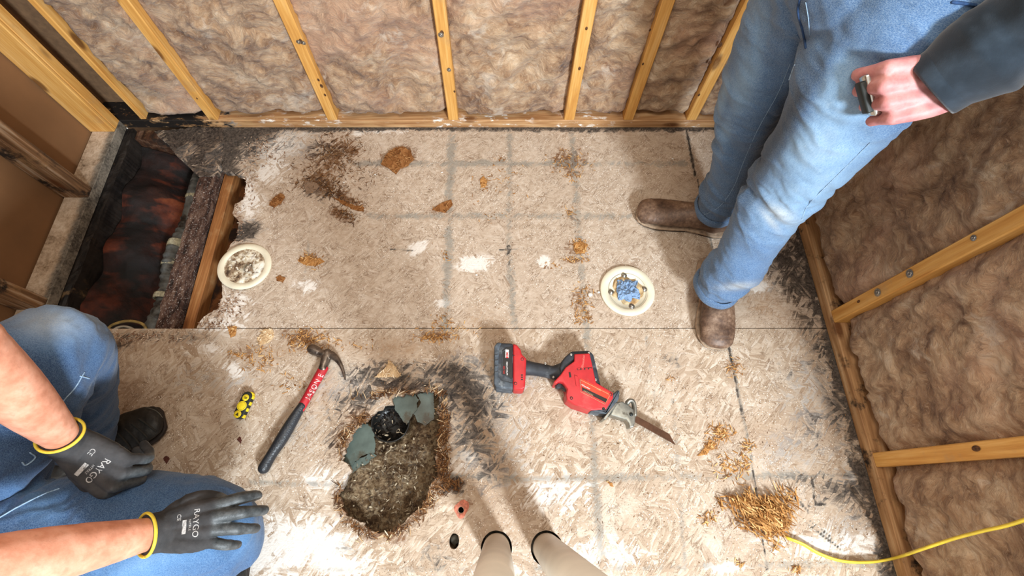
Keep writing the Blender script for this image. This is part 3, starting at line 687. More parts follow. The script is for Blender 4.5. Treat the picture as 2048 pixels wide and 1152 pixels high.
# ------------------------------------------------------------------ wood slivers and loose chunks
def mat_chip(name, cs):
    n = N(name); v = n.co(); _, r, g, b = n.at('chip'); f = n.noise(v, 160, 4, .7)
    q = n.math('ADD', n.math('MULTIPLY', r, .7), n.math('MULTIPLY', f, .3))
    c = n.ramp(q, [(i/(len(cs)-1)*.8+.1, c) for i, c in enumerate(cs)])
    return n.out(c, .85, n.bump(f, .4, .002), spec=.15)
CH_OR = mat_chip('orange_wood_shreds', [(104, 66, 34), (158, 108, 58), (196, 146, 88), (222, 184, 128)])
CH_BR = mat_chip('brown_rotted_fibre', [(46, 30, 20), (86, 56, 34), (120, 82, 50), (160, 122, 82)])
CH_LT = mat_chip('pale_wood_shreds', [(146, 112, 78), (190, 158, 118), (220, 194, 156), (238, 222, 196)])
CH_GR = mat_chip('grey_debris', [(48, 40, 34), (88, 76, 62), (128, 114, 94), (186, 174, 150)])
def slivers(pts, rs, lmin, lmax, w=(.0008, .003), z=(.0005, .004), tilt=.35, base=None):
    V = []; F = []; A = []
    for i, p in enumerate(pts):
        L = rs.uniform(lmin, lmax); ww = rs.uniform(*w); th = rs.uniform(.0003, .0009); an = rs.uniform(0, PI) if base is None else rs.normal(base, .5)
        ti = rs.uniform(-tilt, tilt); zz = rs.uniform(*z)+(p[2] if len(p) > 2 else 0)
        d = np.array((math.cos(an)*math.cos(ti), math.sin(an)*math.cos(ti), math.sin(ti))); s = np.array((-math.sin(an), math.cos(an), rs.uniform(-.4, .4)))
        s /= np.linalg.norm(s); u = np.cross(d, s); c = np.array((p[0], p[1], zz)); c[2] += abs(d[2])*L/2*.8
        bend = u*L*rs.uniform(-.12, .12)
        k = len(V)
        for e, wd in ((-.5, rs.uniform(.2, .9)), (0, 1), (.5, rs.uniform(.1, .9))):
            m = c+d*L*e+(bend if e == 0 else 0)
            for a, b in ((-1, -1), (1, -1), (1, 1), (-1, 1)): V.append(m+s*ww*wd*a/2+u*th*b/2)
        F += [(k, k+1, k+2, k+3), (k+11, k+10, k+9, k+8)]
        for j in (0, 4):
            for q in range(4): F.append((k+j+q, k+j+4+q, k+j+4+(q+1) % 4, k+j+(q+1) % 4))
        A += [rs.uniform(0, 1)]*12
    me = mesh(V, F); attr(me, 'chip', np.array(A)); return me
def scatter(clusters, rs):
    pts = []
    for cx, cy, sx, sy, a, n in clusters:
        c, s = math.cos(math.radians(a)), math.sin(math.radians(a))
        for _ in range(n):
            u, v = rs.normal(0, 1, 2); u = np.clip(u, -2, 2)*sx*.55; v = np.clip(v, -2, 2)*sy*.55
            p = U(cx+u*c-v*s, cy+u*s+v*c); pts.append((p.x, p.y, 0))
    P_ = np.array([p[:2] for p in pts]); bad = np.zeros(len(P_), bool)
    for h, _ in HOLES: bad |= inside(P_, np.array(h))
    bad |= (P_[:, 1] > ys) & (P_[:, 0] < -.6) & ~inside(P_, np.array(r_outer)); bad |= (P_[:, 0] > XR-.004) | (P_[:, 1] > YB-.004) | (P_[:, 0] < XL+.004)
    pts = [p for p, q in zip(pts, bad) if not q]
    return pts
def strewn(name, label, clusters, mat, seed, lr, w=(.0008, .003), z=(.0005, .003), tilt=.3, cat='wood debris', base=None, pile=0):
    rs = np.random.RandomState(seed); pts = scatter(clusters, rs)
    if pile:
        cx, cy = np.mean([p[0] for p in pts]), np.mean([p[1] for p in pts]); q = []
        for p in pts:
            r = math.hypot((p[0]-cx)/.075, (p[1]-cy)/.05); q.append((p[0], p[1], max(0, pile*(1-r*.6))*rs.uniform(0, 1)))
        pts = q
    o = link(name, slivers(pts, rs, *lr, w, z, tilt, base), mat); meta(o, label, cat, kind='stuff'); return center(o)
strewn('wood_shavings', 'heap of orange torn wood shreds around the yellow cable at lower right', [(1525, 1035, 46, 34, 25, 520), (1485, 1005, 40, 14, 0, 130), (1550, 1020, 24, 40, 30, 160)], CH_OR, 1, (.012, .045), (.0012, .0045), (.001, .006), .6, pile=.03, base=-.9)
strewn('wood_shavings', 'loose orange shreds strewn above the shavings heap at lower right', [(1440, 865, 22, 16, 30, 60), (1420, 890, 12, 12, 0, 36), (1455, 935, 26, 26, 60, 60), (1485, 925, 14, 40, 10, 50), (1495, 895, 14, 14, 0, 24), (1420, 1035, 18, 10, -20, 26), (1450, 870, 18, 10, 0, 26), (1550, 1095, 12, 14, 0, 14), (1480, 1130, 12, 8, 0, 14), (1590, 1140, 12, 6, 0, 12)], CH_OR, 2, (.006, .022), (.001, .0035))
strewn('wood_shavings', 'orange shreds around the nail line behind the saw handle', [(1140, 325, 44, 26, 0, 110), (1145, 350, 14, 14, 0, 30), (1158, 494, 18, 14, 0, 70), (1150, 520, 26, 6, 0, 40), (1165, 600, 20, 40, 5, 90), (1170, 635, 24, 12, 0, 50), (1140, 425, 14, 10, 0, 24), (1110, 530, 20, 8, 0, 14), (970, 365, 10, 14, 0, 22), (1000, 315, 10, 10, 0, 12), (1000, 360, 50, 40, 0, 40), (980, 430, 30, 20, 0, 14)], CH_OR, 3, (.004, .016), (.0008, .003))
strewn('wood_shavings', 'orange shreds along the board seam above the hammer and hole', [(612, 678, 42, 22, 0, 150), (868, 675, 44, 10, 0, 110), (880, 640, 20, 16, 0, 30), (480, 712, 24, 8, 10, 40), (530, 705, 30, 16, 30, 50), (520, 730, 40, 14, 0, 40), (580, 770, 40, 20, 0, 26), (890, 510, 8, 20, 0, 14), (620, 515, 22, 10, 20, 40), (630, 530, 14, 10, 0, 14), (900, 660, 60, 16, 0, 50), (680, 690, 60, 12, 0, 40), (1470, 735, 18, 18, 0, 40), (1340, 755, 14, 6, 0, 8)], CH_OR, 4, (.004, .018), (.0008, .003))
strewn('rotted_fibre', 'dark brown rotted wood fibre strewn left of the brown chunk', [(672, 310, 50, 40, -25, 420), (650, 372, 50, 20, 15, 240), (695, 400, 34, 8, 20, 70), (690, 430, 30, 12, 30, 110), (610, 350, 30, 30, 0, 50), (720, 360, 40, 40, 0, 60)], CH_BR, 5, (.004, .020), (.0007, .0022))
strewn('rotted_fibre', 'brown fibres torn up around the rim of the round rotten hole', [(760, 790, 50, 6, -8, 50), (722, 846, 12, 24, 40, 90), (690, 885, 12, 34, 10, 90), (680, 1000, 8, 40, 0, 40), (720, 1056, 36, 8, 30, 60), (800, 1060, 36, 8, -30, 60), (856, 1006, 12, 34, 30, 90), (884, 930, 16, 54, 0, 260), (884, 850, 14, 36, 0, 200), (868, 786, 22, 8, 10, 80), (903, 968, 18, 12, 0, 80)], CH_BR, 6, (.005, .026), (.0008, .003), (.0005, .006))
strewn('wood_splinters', 'pale splinters around the rim of the round rotten hole', [(770, 787, 60, 6, 0, 26), (870, 785, 30, 10, 40, 30), (888, 880, 16, 60, 0, 34), (704, 866, 22, 30, 0, 22), (684, 1010, 10, 40, 0, 12), (780, 1068, 60, 8, -10, 18), (856, 1000, 20, 30, 0, 22)], CH_LT, 7, (.006, .03), (.0008, .0032), (.0005, .006))
strewn('crumbs', 'pale and brown crumbs along the broken deck edge beside the left drain ring', [(470, 440, 16, 40, 0, 130), (440, 620, 34, 20, -30, 170), (420, 650, 40, 8, 0, 110), (500, 360, 14, 50, 0, 110), (530, 300, 36, 30, 0, 160), (470, 600, 20, 30, 0, 70), (300, 675, 80, 10, 0, 130)], mat_chip('pinkish_crumbs', [(84, 62, 50), (140, 108, 86), (186, 160, 136), (222, 208, 192)]), 8, (.003, .012), (.0008, .004), cat='debris')
strewn('crumbs', 'fine brown and pale specks of wood scattered all over the floor boards', [(900, 430, 420, 170, 0, 760), (1250, 850, 400, 250, 0, 760), (560, 820, 260, 160, 0, 460), (900, 720, 300, 60, 0, 160), (1500, 950, 240, 160, 0, 240)], mat_chip('mixed_specks', [(60, 40, 28), (112, 76, 46), (150, 112, 74), (206, 186, 156), (240, 234, 222)]), 9, (.0018, .0065), (.0005, .0016), (.0004, .0012), .1, cat='debris')
def chunk(pts, h, mat, label, seed, n=60, name='wood_chunk', lr=(.006, .02), w=(.001, .0035)):
    poly = densify(px(*pts), step=.003, amp=.0022, seed=seed); rs = np.random.RandomState(seed)
    bm = bmesh.new(); vs = [bm.verts.new((*p, h*.6)) for p in poly]; f = bm.faces.new(vs); bm.normal_update()
    if f.normal.z < 0: f.normal_flip()
    r = bmesh.ops.triangulate(bm, faces=[f]); bmesh.ops.subdivide_edges(bm, edges=bm.edges, cuts=2)
    c = poly.mean(0); R = np.abs(poly-c).max()
    for v in bm.verts:
        if not v.is_boundary: v.co.z = h*(.6+.8*(float(fbm(np.array([v.co.x*90]), np.array([v.co.y*90]), s=seed)[0])-.3))
    ex = bmesh.ops.extrude_edge_only(bm, edges=[e for e in bm.edges if e.is_boundary])
    for g in ex['geom']:
        if isinstance(g, bmesh.types.BMVert): g.co.z = .0004
    b = from_bm(bm); attr(b, 'chip', rs.uniform(.2, .7, len(b.vertices)))
    P = []
    while len(P) < n:
        q = rs.uniform(poly.min(0), poly.max(0), 2)
        if inside(q[None], poly)[0]: P.append((q[0], q[1], h*.75))
    me = join(b, slivers(P, rs, *lr, w, (0, .002), .25))
    o = link(name, me, mat); meta(o, label, 'wood chunk'); return center(o)
chunk([(762, 330), (775, 308), (790, 298), (806, 294), (822, 305), (827, 322), (815, 332), (800, 338), (792, 350), (780, 338)], .010, CH_BR if 0 else mat_chip('reddish_rotted_wood', [(84, 50, 24), (126, 80, 42), (156, 108, 64), (190, 144, 94)]), 'flat reddish-brown rotted chunk on the floor below the middle stud', 31, 150)
RW2 = bpy.data.materials['reddish_rotted_wood']
chunk([(539, 412), (545, 398), (560, 388), (570, 392), (562, 408), (548, 415)], .006, RW2, 'small oval brown chunk between the open bay and the dark fibres', 32, 30)
chunk([(455, 656), (458, 652), (473, 655), (472, 672), (462, 676)], .004, CH_OR, 'tiny orange chip lying on the seam left of the wood shreds', 33, 12, lr=(.004, .012))
chunk([(515, 680), (528, 660), (545, 658), (550, 672), (535, 688), (520, 692)], .006, CH_LT, 'pale orange chunk on the seam above the yellow and black tool', 34, 36)
chunk([(748, 755), (770, 738), (778, 720), (790, 732), (803, 753)], .005, CH_LT, 'pale triangular flake lying on the black stain above the round hole', 35, 40)
chunk([(609, 370), (612, 362), (632, 366), (640, 374), (622, 388), (612, 388)], .005, mat_chip('greyish_flake', [(110, 88, 70), (136, 112, 92), (150, 128, 108)]), 'greyish flake at the lower left of the dark brown fibres', 36, 14, lr=(.004, .01))
chunk([(664, 396), (680, 400), (712, 412), (728, 415), (726, 424), (708, 421), (684, 408)], .005, RW2, 'long brown stick lying below the dark brown fibres', 37, 30)
chunk([(864, 420), (885, 405), (903, 400), (905, 412), (890, 426)], .004, RW2, 'light brown flake on the grid line below the brown chunk', 38, 20)
chunk([(960, 360), (968, 352), (975, 362), (970, 376), (962, 374)], .004, CH_OR, 'small orange chip right of the long grid line', 39, 14, lr=(.004, .012))
chunk([(596, 520), (612, 512), (640, 518), (650, 524), (630, 532), (606, 530)], .003, CH_OR, 'thin orange flake right of the left drain ring', 40, 20)
chunk([(1145, 488), (1160, 482), (1175, 492), (1170, 506), (1152, 508)], .006, CH_OR, 'orange chunk on the nail line left of the standing man\'s front boot', 41, 30)
chunk([(553, 556), (561, 550), (571, 556), (566, 566), (555, 563)], .003, RW2, 'small square brown chip beside the left drain ring', 42, 6, lr=(.003, .006))
chunk([(474, 880), (480, 874), (486, 880), (480, 888)], .002, mat_chip('dark_flake', [(70, 40, 36), (96, 58, 50), (110, 70, 60)]), 'dark reddish flake below the yellow and black tool', 43, 4, lr=(.002, .004))
chunk([(326, 918), (333, 912), (340, 918), (334, 928)], .002, bpy.data.materials['dark_flake'], 'dark reddish flake in the shade beside the kneeling worker\'s knee', 44, 4, lr=(.002, .004))
chunk([(1210, 962), (1222, 966), (1228, 974), (1220, 971)], .002, CH_OR, 'slim orange chip below the saw blade on the pale floor', 45, 4, lr=(.003, .008))
chunk([(1395, 912), (1420, 880), (1428, 888), (1412, 908)], .003, CH_OR, 'orange chip left of the loose shreds at lower right', 46, 10, lr=(.004, .012))
PEB = plain('white_pebble', (226, 222, 214), .7, var=.1, sc=200)
for i, (a, b, r) in enumerate([(750, 349, .0042), (884, 345, .004), (1345, 318, .004), (742, 352, .002), (1108, 492, .002), (1180, 590, .008), (1197, 585, .005), (940, 470, .002), (688, 365, .003), (953, 550, .004), (1000, 352, .003)]):
    p = U(a, b); me = blob((0, 0, r*.4), (r, r*.8, r*.5), seg=10); c = getco(me); setco(me, c*(1+.5*(fbm(c[:, 0]*300, c[:, 1]*300, c[:, 2]*300, s=i)-.5)[:, None]))
    o = link('plaster_crumb', me, PEB, smooth=True, loc=p)
    lab = {0: 'round white plaster crumb left of the reddish-brown chunk\'s lower edge', 1: 'white plaster crumb on the grid line right of the reddish-brown chunk', 2: 'white plaster crumb left of the standing man\'s jeans', 5: 'largest pale crumb left of the drain ring with the blue rag', 6: 'pale crumb touching the rim of the drain ring with the blue rag'}.get(i, {3: 'smaller of two white specks left of the reddish-brown chunk', 4: 'white speck above the faint plaster patches right of the pencil cross', 7: 'white speck left of the middle grid line near the plaster patches', 8: 'white speck beside the dark brown fibres near the far wall', 9: 'white speck below the biggest plaster patch', 10: 'white speck between the two long grid lines near the far wall'}.get(i))
    meta(o, lab, 'crumb', 'plaster crumbs on the floor')

# ------------------------------------------------------------------ inside the rotten hole
SOIL = N('rotted_soil'); v = SOIL.co(); f = SOIL.noise(v, 22, 6, .7); g = SOIL.vor(v, 130, 'F1', 'Color'); g = SOIL.new('ShaderNodeSeparateColor', {0: g}).outputs[0]; h = SOIL.noise(v, 160, 4, .7)
cc = SOIL.ramp(SOIL.math('ADD', SOIL.math('MULTIPLY', f, .62), SOIL.math('MULTIPLY', h, .38)), [(.36, (44, 32, 24)), (.46, (86, 68, 50)), (.55, (124, 104, 80)), (.68, (164, 148, 120))])
cc = SOIL.mix(SOIL.math('MULTIPLY', SOIL.math('GREATER_THAN', g, .82), .35), cc, col((160, 144, 116)))
cc = SOIL.mix(SOIL.math('MULTIPLY', SOIL.math('LESS_THAN', g, .15), .35), cc, col((36, 26, 20)))
SOIL.out(cc, .95, SOIL.bump(SOIL.math('ADD', h, SOIL.math('MULTIPLY', f, 2)), .9, .006), spec=.15)
hp = np.array(HOLE); x0h, y0h = hp.min(0)-.05; x1h, y1h = hp.max(0)+.05
nx, ny = 110, 130; gx, gy = np.meshgrid(np.linspace(x0h, x1h, nx), np.linspace(y0h, y1h, ny))
gz = -.048+.036*(fbm(gx*22, gy*22, s=61)-.5)+.012*(fbm(gx*80, gy*80, s=62)-.5)
pc = U(783, 846, -.05); gz -= .055*np.exp(-(((gx-pc.x)/.05)**2+((gy-pc.y)/.05)**2))
edge = np.minimum(np.minimum(gx-x0h, x1h-gx), np.minimum(gy-y0h, y1h-gy)); gz -= .03*sm(.03, 0, edge)
idx = np.arange(nx*ny).reshape(ny, nx); q = np.stack([idx[:-1, :-1], idx[:-1, 1:], idx[1:, 1:], idx[1:, :-1]], -1).reshape(-1, 4)
o = link('soil', mesh(np.stack([gx, gy, gz], -1).reshape(-1, 3), q), SOIL.m, smooth=True); meta(o, 'lumpy brown rotted soil filling the bottom of the round hole', 'soil', kind='stuff'); center(o)
rs = np.random.RandomState(5); P = [(*U(rs.normal(790, 50), rs.normal(950, 70), -.05)[:2], -.040) for _ in range(420)]
P = [p for p in P if inside(np.array([p[:2]]), np.array(HOLE))[0]]
o = link('crumbs', slivers(P, rs, .003, .014, (.001, .005), (0, .006), .4), CH_GR); meta(o, 'grey and tan wood crumbs lying on the soil inside the round hole', 'debris', kind='stuff'); center(o)
GRN = plain('grey_green_plastic', (86, 98, 92), .42, var=.14, sc=30, bump=.12, dirt=(70, 62, 48))
def sheet(pts, z, slope, label, seed, name='plastic_sheet', th=.0016, amp=.0025):
    poly = densify([tuple(U(a, b, z)[:2]) for a, b in pts], .004, amp, seed); me = prism([tuple(p) for p in poly], -th, 0)
    c = poly.mean(0); co = getco(me); co[:, 2] += z+slope[0]*(co[:, 0]-c[0])+slope[1]*(co[:, 1]-c[1]); setco(me, co)
    o = link(name, me, GRN); meta(o, label, 'plastic sheet'); return center(o)
sheet([(684, 925), (688, 888), (708, 855), (735, 848), (748, 868), (752, 890), (750, 905), (725, 912), (708, 925), (700, 940)], -.030, (.10, 0), 'grey-green plastic sheet at the left inside the round hole', 71)
sheet([(786, 800), (786, 786), (825, 782), (838, 800), (832, 820), (820, 838), (812, 850), (800, 835), (790, 820)], -.026, (0, .1), 'grey-green plastic flap curving over the black pan in the hole', 72)
sheet([(834, 790), (866, 782), (868, 838), (850, 850), (836, 842), (828, 828), (842, 805)], -.034, (-.1, .1), 'darker grey-green plastic piece at the upper right inside the hole', 73)
sheet([(690, 920), (708, 925), (742, 905), (752, 912), (735, 925), (706, 945), (692, 935)], -.040, (0, 0), 'narrow grey-green plastic lip below the left sheet in the hole', 74)
BLKP = plain('black_plastic', (24, 24, 23), .38, var=.3, sc=60, bump=.3)
pan = lathe([(.0, -.034), (.025, -.035), (.042, -.030), (.050, -.014), (.0525, 0), (.0555, .001), (.0565, -.002), (.053, -.004), (.051, -.020), (.044, -.036), (0, -.040)], 48)
pn = link('black_pan', pan, BLKP, smooth=True, loc=(pc.x, pc.y, -.033)); meta(pn, 'round black plastic pan sunk in the upper half of the hole', 'pan')
rs = np.random.RandomState(8); P = []
for _ in range(200):
    r, a = .044*math.sqrt(rs.uniform()), rs.uniform(0, 2*PI); P.append((pc.x+r*math.cos(a), pc.y+r*math.sin(a), -.066))
o = link('crumbs', slivers(P, rs, .003, .012, (.001, .004), (0, .006), .5), mat_chip('black_crumbs', [(12, 10, 9), (26, 21, 18), (52, 43, 34)])); meta(o, 'blackish crumbs lying in the black pan', 'debris', kind='stuff'); center(o)
# rims of the two small pipe holes
PK = plain('pink_torn_rim', (196, 120, 98), .85, var=.25, sc=150, bump=.4)
rr = lathe([(.0078, -.004), (.0085, .0012), (.013, .0022), (.017, .0010), (.0185, .0001)], 26)
c = getco(rr); an = np.arctan2(c[:, 1], c[:, 0]); rd = np.hypot(c[:, 0], c[:, 1]); k = 1+(rd > .012)*(.35*np.maximum(0, np.cos(an-1.25))**4*1.6+.15*np.sin(an*3)); c[:, 0] *= k; c[:, 1] *= k; setco(rr, c)
o = link('torn_rim', rr, PK, smooth=True, loc=(c1.x, c1.y, 0)); meta(o, 'pinkish torn rim around the upper of the two small pipe holes', 'rim')
tp = plain('dark_stub', (70, 68, 60), .8, var=.3, sc=120)
o = link('pipe_stub', lathe([(0, -.016), (.011, -.017), (.0118, -.030), (.0118, -.06)], 24), tp, smooth=True, loc=(c2.x, c2.y+.003, 0)); meta(o, 'grey pipe stub sunk in the lower of the two small holes', 'pipe stub')

# ------------------------------------------------------------------ two drain rings
CREAM = plain('cream_plastic', (226, 218, 194), .38, var=.06, sc=25, bump=.03, spec=.45)
WAX = plain('stained_wax', (196, 170, 128), .6, var=.22, sc=45, bump=.6, dirt=(140, 104, 62))
def ring_parts(root, R, grime):
    pr = [(R*.97, .0), (R, .0015), (R, .0065), (R*.985, .008), (R*.80, .0082), (R*.785, .0072), (R*.765, .0070), (R*.75, .0062), (R*.74, .0045), (R*.45, .0040), (R*.42, .0025), (R*.41, -.016), (R*.36, -.017), (R*.36, -.004)]
    link('ring', lathe(pr, 72), CREAM, root, True, loc=(0, 0, 0))
    link('groove', lathe([(R*.70, .0049), (R*.69, .0038), (R*.68, .0049)], 60), plain('grey_line', (150, 144, 130), .6), root, True, loc=(0, 0, .0003))
fl = U(1254, 582); f2 = empty('drain_ring', fl, 'cream plastic drain ring with a blue rag stuffed in its hole', 'drain ring'); ring_parts(f2, .0855, 0)
wx = lathe([(.018, .004), (.026, .0075), (.034, .0085), (.041, .0068), (.046, .0046), (.047, .003)], 60); c = getco(wx)
an = np.arctan2(c[:, 1], c[:, 0]); k = 1+.16*(vn(np.cos(an)*3+5, np.sin(an)*3+5, c[:, 2]*200, s=3)-.5)*2; c[:, 0] *= k; c[:, 1] *= k; c[:, 2] += .004*(fbm(c[:, 0]*120, c[:, 1]*120, s=4)-.5); setco(wx, c)
link('wax_bead', wx, WAX, f2, True, loc=(0, 0, 0))
for k, (dx, dy) in enumerate([(-.005, .052), (.054, .004), (.008, -.054), (-.052, -.006)]):
    M = Matrix.Translation((dx, dy, .0045))
    link('bolt', join(lathe([(.0085, 0), (.0085, .0015), (.005, .0018), (.0048, .006), (.003, .007), (0, .007)], 16, M)), SCREW, f2, True, loc=(0, 0, 0))
    link('slot', lathe([(.0095, .0003), (.0085, .0006), (0, .0006)], 16, M), plain('slot_shadow', (120, 104, 84), .8), f2, True, loc=(0, 0, 0))
# blue rag
rs = np.random.RandomState(12); bm = bmesh.new(); bmesh.ops.create_grid(bm, x_segments=60, y_segments=60, size=.042)
me = from_bm(bm); c = getco(me); x, y = c[:, 0].copy(), c[:, 1].copy(); a = np.arctan2(y, x); r = np.hypot(x, y)
rr_ = r*(.86+.22*(vn(np.cos(a)*2.2+9, np.sin(a)*2.2+9, s=6)-.5)*2)
wx_, wy_ = fbm(x*40, y*40, s=21), fbm(x*40+9, y*40, s=22)
fo = 1-np.abs(fbm(x*48+wx_*2, y*48+wy_*2, s=2, o=3)-.5)*3.2
c[:, 0] = rr_*np.cos(a)*.95; c[:, 1] = rr_*np.sin(a)*.9; c[:, 2] = .009+.014*fo-.010*sm(.026, .050, r)+.006*(fbm(x*90, y*90, s=9)-.5)-.004*np.exp(-(r/.008)**2); setco(me, c)
RAG = plain('blue_paper_rag', (126, 152, 184), .9, var=.12, sc=60, bump=.3)
o = link('blue_rag', me, RAG, smooth=True, loc=(fl.x, fl.y-.002, 0)); m = o.modifiers.new('s', 'SOLIDIFY'); m.thickness = .0012; m.offset = -1
meta(o, 'crumpled blue paper rag stuffed in the right drain ring', 'rag')
fl1 = U(491, 534); f1 = empty('drain_ring', (fl1.x, fl1.y, .001), 'cream drain ring filled with dirty plaster debris, overhanging the broken deck edge', 'drain ring'); ring_parts(f1, .0835, 1)
f1.rotation_euler = (math.radians(-3), math.radians(3), 0)
nn = 90; gx, gy = np.meshgrid(np.linspace(-.064, .064, nn), np.linspace(-.064, .064, nn)); r = np.hypot(gx, gy)
hz = .006+.010*(fbm(gx*38, gy*38, s=7)-.35)*sm(.064, .045, r); hx, hy = .012, -.006; hh = np.hypot(gx-hx, gy-hy); hz -= .022*sm(.015, .007, hh)
V = np.stack([gx, gy, hz], -1).reshape(-1, 3); idx = np.arange(nn*nn).reshape(nn, nn); q = np.stack([idx[:-1, :-1], idx[:-1, 1:], idx[1:, 1:], idx[1:, :-1]], -1).reshape(-1, 4)
q = q[(np.hypot(V[q][:, :, 0], V[q][:, :, 1]) < .0635).all(1)]
GM = N('plaster_debris'); v = GM.co(); f = GM.noise(v, 30, 5, .7); g = GM.noise(GM.map(v, loc=(3, 3, 3)), 26, 4, .6)
cc = GM.ramp(f, [(.36, (70, 52, 40)), (.46, (150, 126, 100)), (.52, (206, 194, 170)), (.62, (232, 228, 216))])
cc = GM.mix(GM.step(g, .55, .66, 0, .85), cc, col((92, 66, 48)))
dn = GM.new('ShaderNodeVectorMath', {0: v, 1: (.012, -.006, 0)}, operation='DISTANCE').outputs['Value']
cc = GM.mix(GM.step(dn, .026, .012, 0, .8), cc, col((92, 80, 62)))
GM.out(cc, .9, GM.bump(f, .8, .004))
link('debris_fill', mesh(V, [tuple(a) for a in q]), GM.m, f1, True, loc=(0, 0, 0))
rs = np.random.RandomState(3); P = [(.052*math.sqrt(rs.uniform())*math.cos(a), .052*math.sqrt(rs.uniform())*math.sin(a), .009) for a in rs.uniform(0, 2*PI, 46)]
o = link('crumbs', slivers(P, rs, .004, .013, (.003, .008), (0, .003), .4), mat_chip('plaster_bits', [(90, 62, 44), (170, 150, 122), (214, 206, 190), (236, 232, 222)]), f1, loc=(0, 0, 0))

# ------------------------------------------------------------------ two standing pipes
for (c, r, lab, cc) in [(p1, PR1, 'off-white vertical pipe rising from the floor at the bottom, left of the pair', (224, 216, 202)), (p2, PR2, 'off-white vertical pipe rising from the floor at the bottom, right of the pair', (224, 217, 204))]:
    m = plain('pipe_plastic', cc, .45, var=.07, sc=6, bump=.04, dirt=(190, 172, 146), spec=.4)
    o = link('standing_pipe', lathe([(r-.004, -.2), (r-.004, .80), (r, .80), (r, -.2)], 56, close=True), m, smooth=True, loc=(c.x, c.y, 0))
    o.data.polygons.foreach_set('use_smooth', [True]*len(o.data.polygons)); meta(o, lab, 'pipe', 'pair of standing pipes')

# ------------------------------------------------------------------ yellow cable
YEL = plain('yellow_cable_sheath', (222, 194, 62), .42, var=.10, sc=30, bump=.05, spec=.4)
P = [U(1560, 1068, -.02), U(1578, 1077, .006), U(1605, 1088, .010), U(1640, 1108, .008), U(1685, 1122, .007), U(1740, 1124, .009), U(1790, 1116, .022)]
P += [UX(a, b, .968) for a, b in [(1850, 1100), (1905, 1078), (1965, 1062), (2010, 1052), (2060, 1036), (2130, 1010), (2230, 980)]]
P[7].x = .955
o = link('electrical_cable', tube(P, [(.0034, .0062)]*len(P), 14, 8), YEL, smooth=True); meta(o, 'flat yellow electrical cable running from the shavings heap up past the right wall', 'cable'); center(o)

# ------------------------------------------------------------------ hammer
def HP(x, y, z=0): return U(430+x/3.971, 670+y/3.971, z)
ham = empty('claw_hammer', HP(600, 600, 0), 'claw hammer with red shaft and black rubber grip lying left of the hole', 'hammer')
RUB = N('black_rubber_grip'); v = RUB.co(); f = RUB.noise(v, 20, 4)
RUB.out(RUB.ramp(f, [(.3, (26, 28, 32)), (.7, (44, 48, 54))]), .45, RUB.bump(RUB.vor(v, 240, 'F1'), .5, .001), spec=.5)
STEEL = N('worn_dark_steel'); v = STEEL.co(); f = STEEL.noise(v, 55, 6, .7)
STEEL.out(STEEL.ramp(f, [(.3, (66, 56, 50)), (.5, (104, 92, 82)), (.7, (140, 126, 112))]), .38, STEEL.bump(f, .12, .001), .75, .5)
REDP = plain('red_fibreglass', (176, 34, 44), .42, var=.1, sc=40, bump=.08, spec=.4)
P = [HP(388, 1056, .019), HP(400, 1034, .019), HP(450, 950, .0185), HP(530, 825, .018), HP(605, 700, .0165), HP(660, 610, .0155), HP(693, 562, .015)]
R = [(.0150, .0165), (.0150, .0165), (.0138, .016), (.0165, .0165), (.0155, .0155), (.0128, .014), (.0120, .013)]
grip = tube(P, R, 28, 6, cap='round'); g = link('grip', grip, RUB.m, ham, True)
gb = bvh(join(grip)) ; gb = None
ax = (HP(693, 562)-HP(388, 1056)).normalized()
# ribs of the grip
for k, (a, b) in enumerate([(.10, .30)]):
    pass
P = [HP(680, 584, .015), HP(745, 470, .0148), HP(800, 372, .0148), HP(862, 262, .0148)]
sh = tube(P, [(.0125, .0105), (.0128, .0105), (.0136, .0108), (.0145, .011)], 24, 5); shb = bvh(sh)
link('shaft', sh, REDP, ham, True)
# letters pressed in the shaft
WHT = plain('worn_white_paint', (226, 196, 192), .6, var=.2, sc=300)
d = (HP(862, 262)-HP(680, 584)); ang = math.atan2(d.y, d.x)
M = Matrix.Translation(HP(785, 405, .03)) @ Matrix.Rotation(ang, 4, 'Z')
tx = text('JASON E', .0185, M, onto=shb, sub=1, space=1.15); link('lettering', tx, WHT, ham)
# ribs of the rubber grip
ribs = []
for i in range(20):
    t = .18+.70*i/19; a = HP(388, 1056, .0).lerp(HP(693, 562, .0), t)
# head
hd = []
def HQ(*a): return [HP(x, y, z) for x, y, z in a]
hd.append(tube(HQ((772, 112, .016), (792, 122, .016), (812, 131, .016)), [.0150, .0152, .0140], 28, 3, cap='round'))
hd.append(tube(HQ((812, 131, .016), (840, 142, .016), (868, 152, .016), (900, 165, .016)), [.0128, .0110, .0122, .0120], 24, 4))
hd.append(tube(HQ((893, 140, .016), (880, 190, .016), (862, 248, .016), (858, 262, .016)), [(.012, .0125), (.0145, .0135), (.0125, .0130), (.0135, .0130)], 24, 5))
for s in (-1, 1):
    zz = .016+s*.0072
    hd.append(tube(HQ((885, 160, .016+s*.004), (925, 160, .016+s*.005), (965, 190, zz), (1000, 240, zz), (1022, 300, zz), (1034, 356, zz)), [(.0125, .0080), (.0120, .0065), (.0088, .0055), (.0060, .0052), (.0042, .0046), (.0018, .0036)], 18, 6))
head = remesh(join(*hd), .0011, 3)
link('head', head, STEEL.m, ham, True)
fm = STEEL.m
face_ax = (HP(772, 112)-HP(868, 152)); face_ax.z = 0
M = Matrix.Translation(HP(770, 111, .016)) @ face_ax.to_track_quat('Z', 'Y').to_matrix().to_4x4()
link('striking_face', lathe([(0, .0030), (.0125, .0024), (.0146, .0008), (.0150, -.004), (.0140, -.0055)], 30, M), plain('brown_steel', (112, 96, 84), .35, .7, var=.2, sc=80), ham, True)
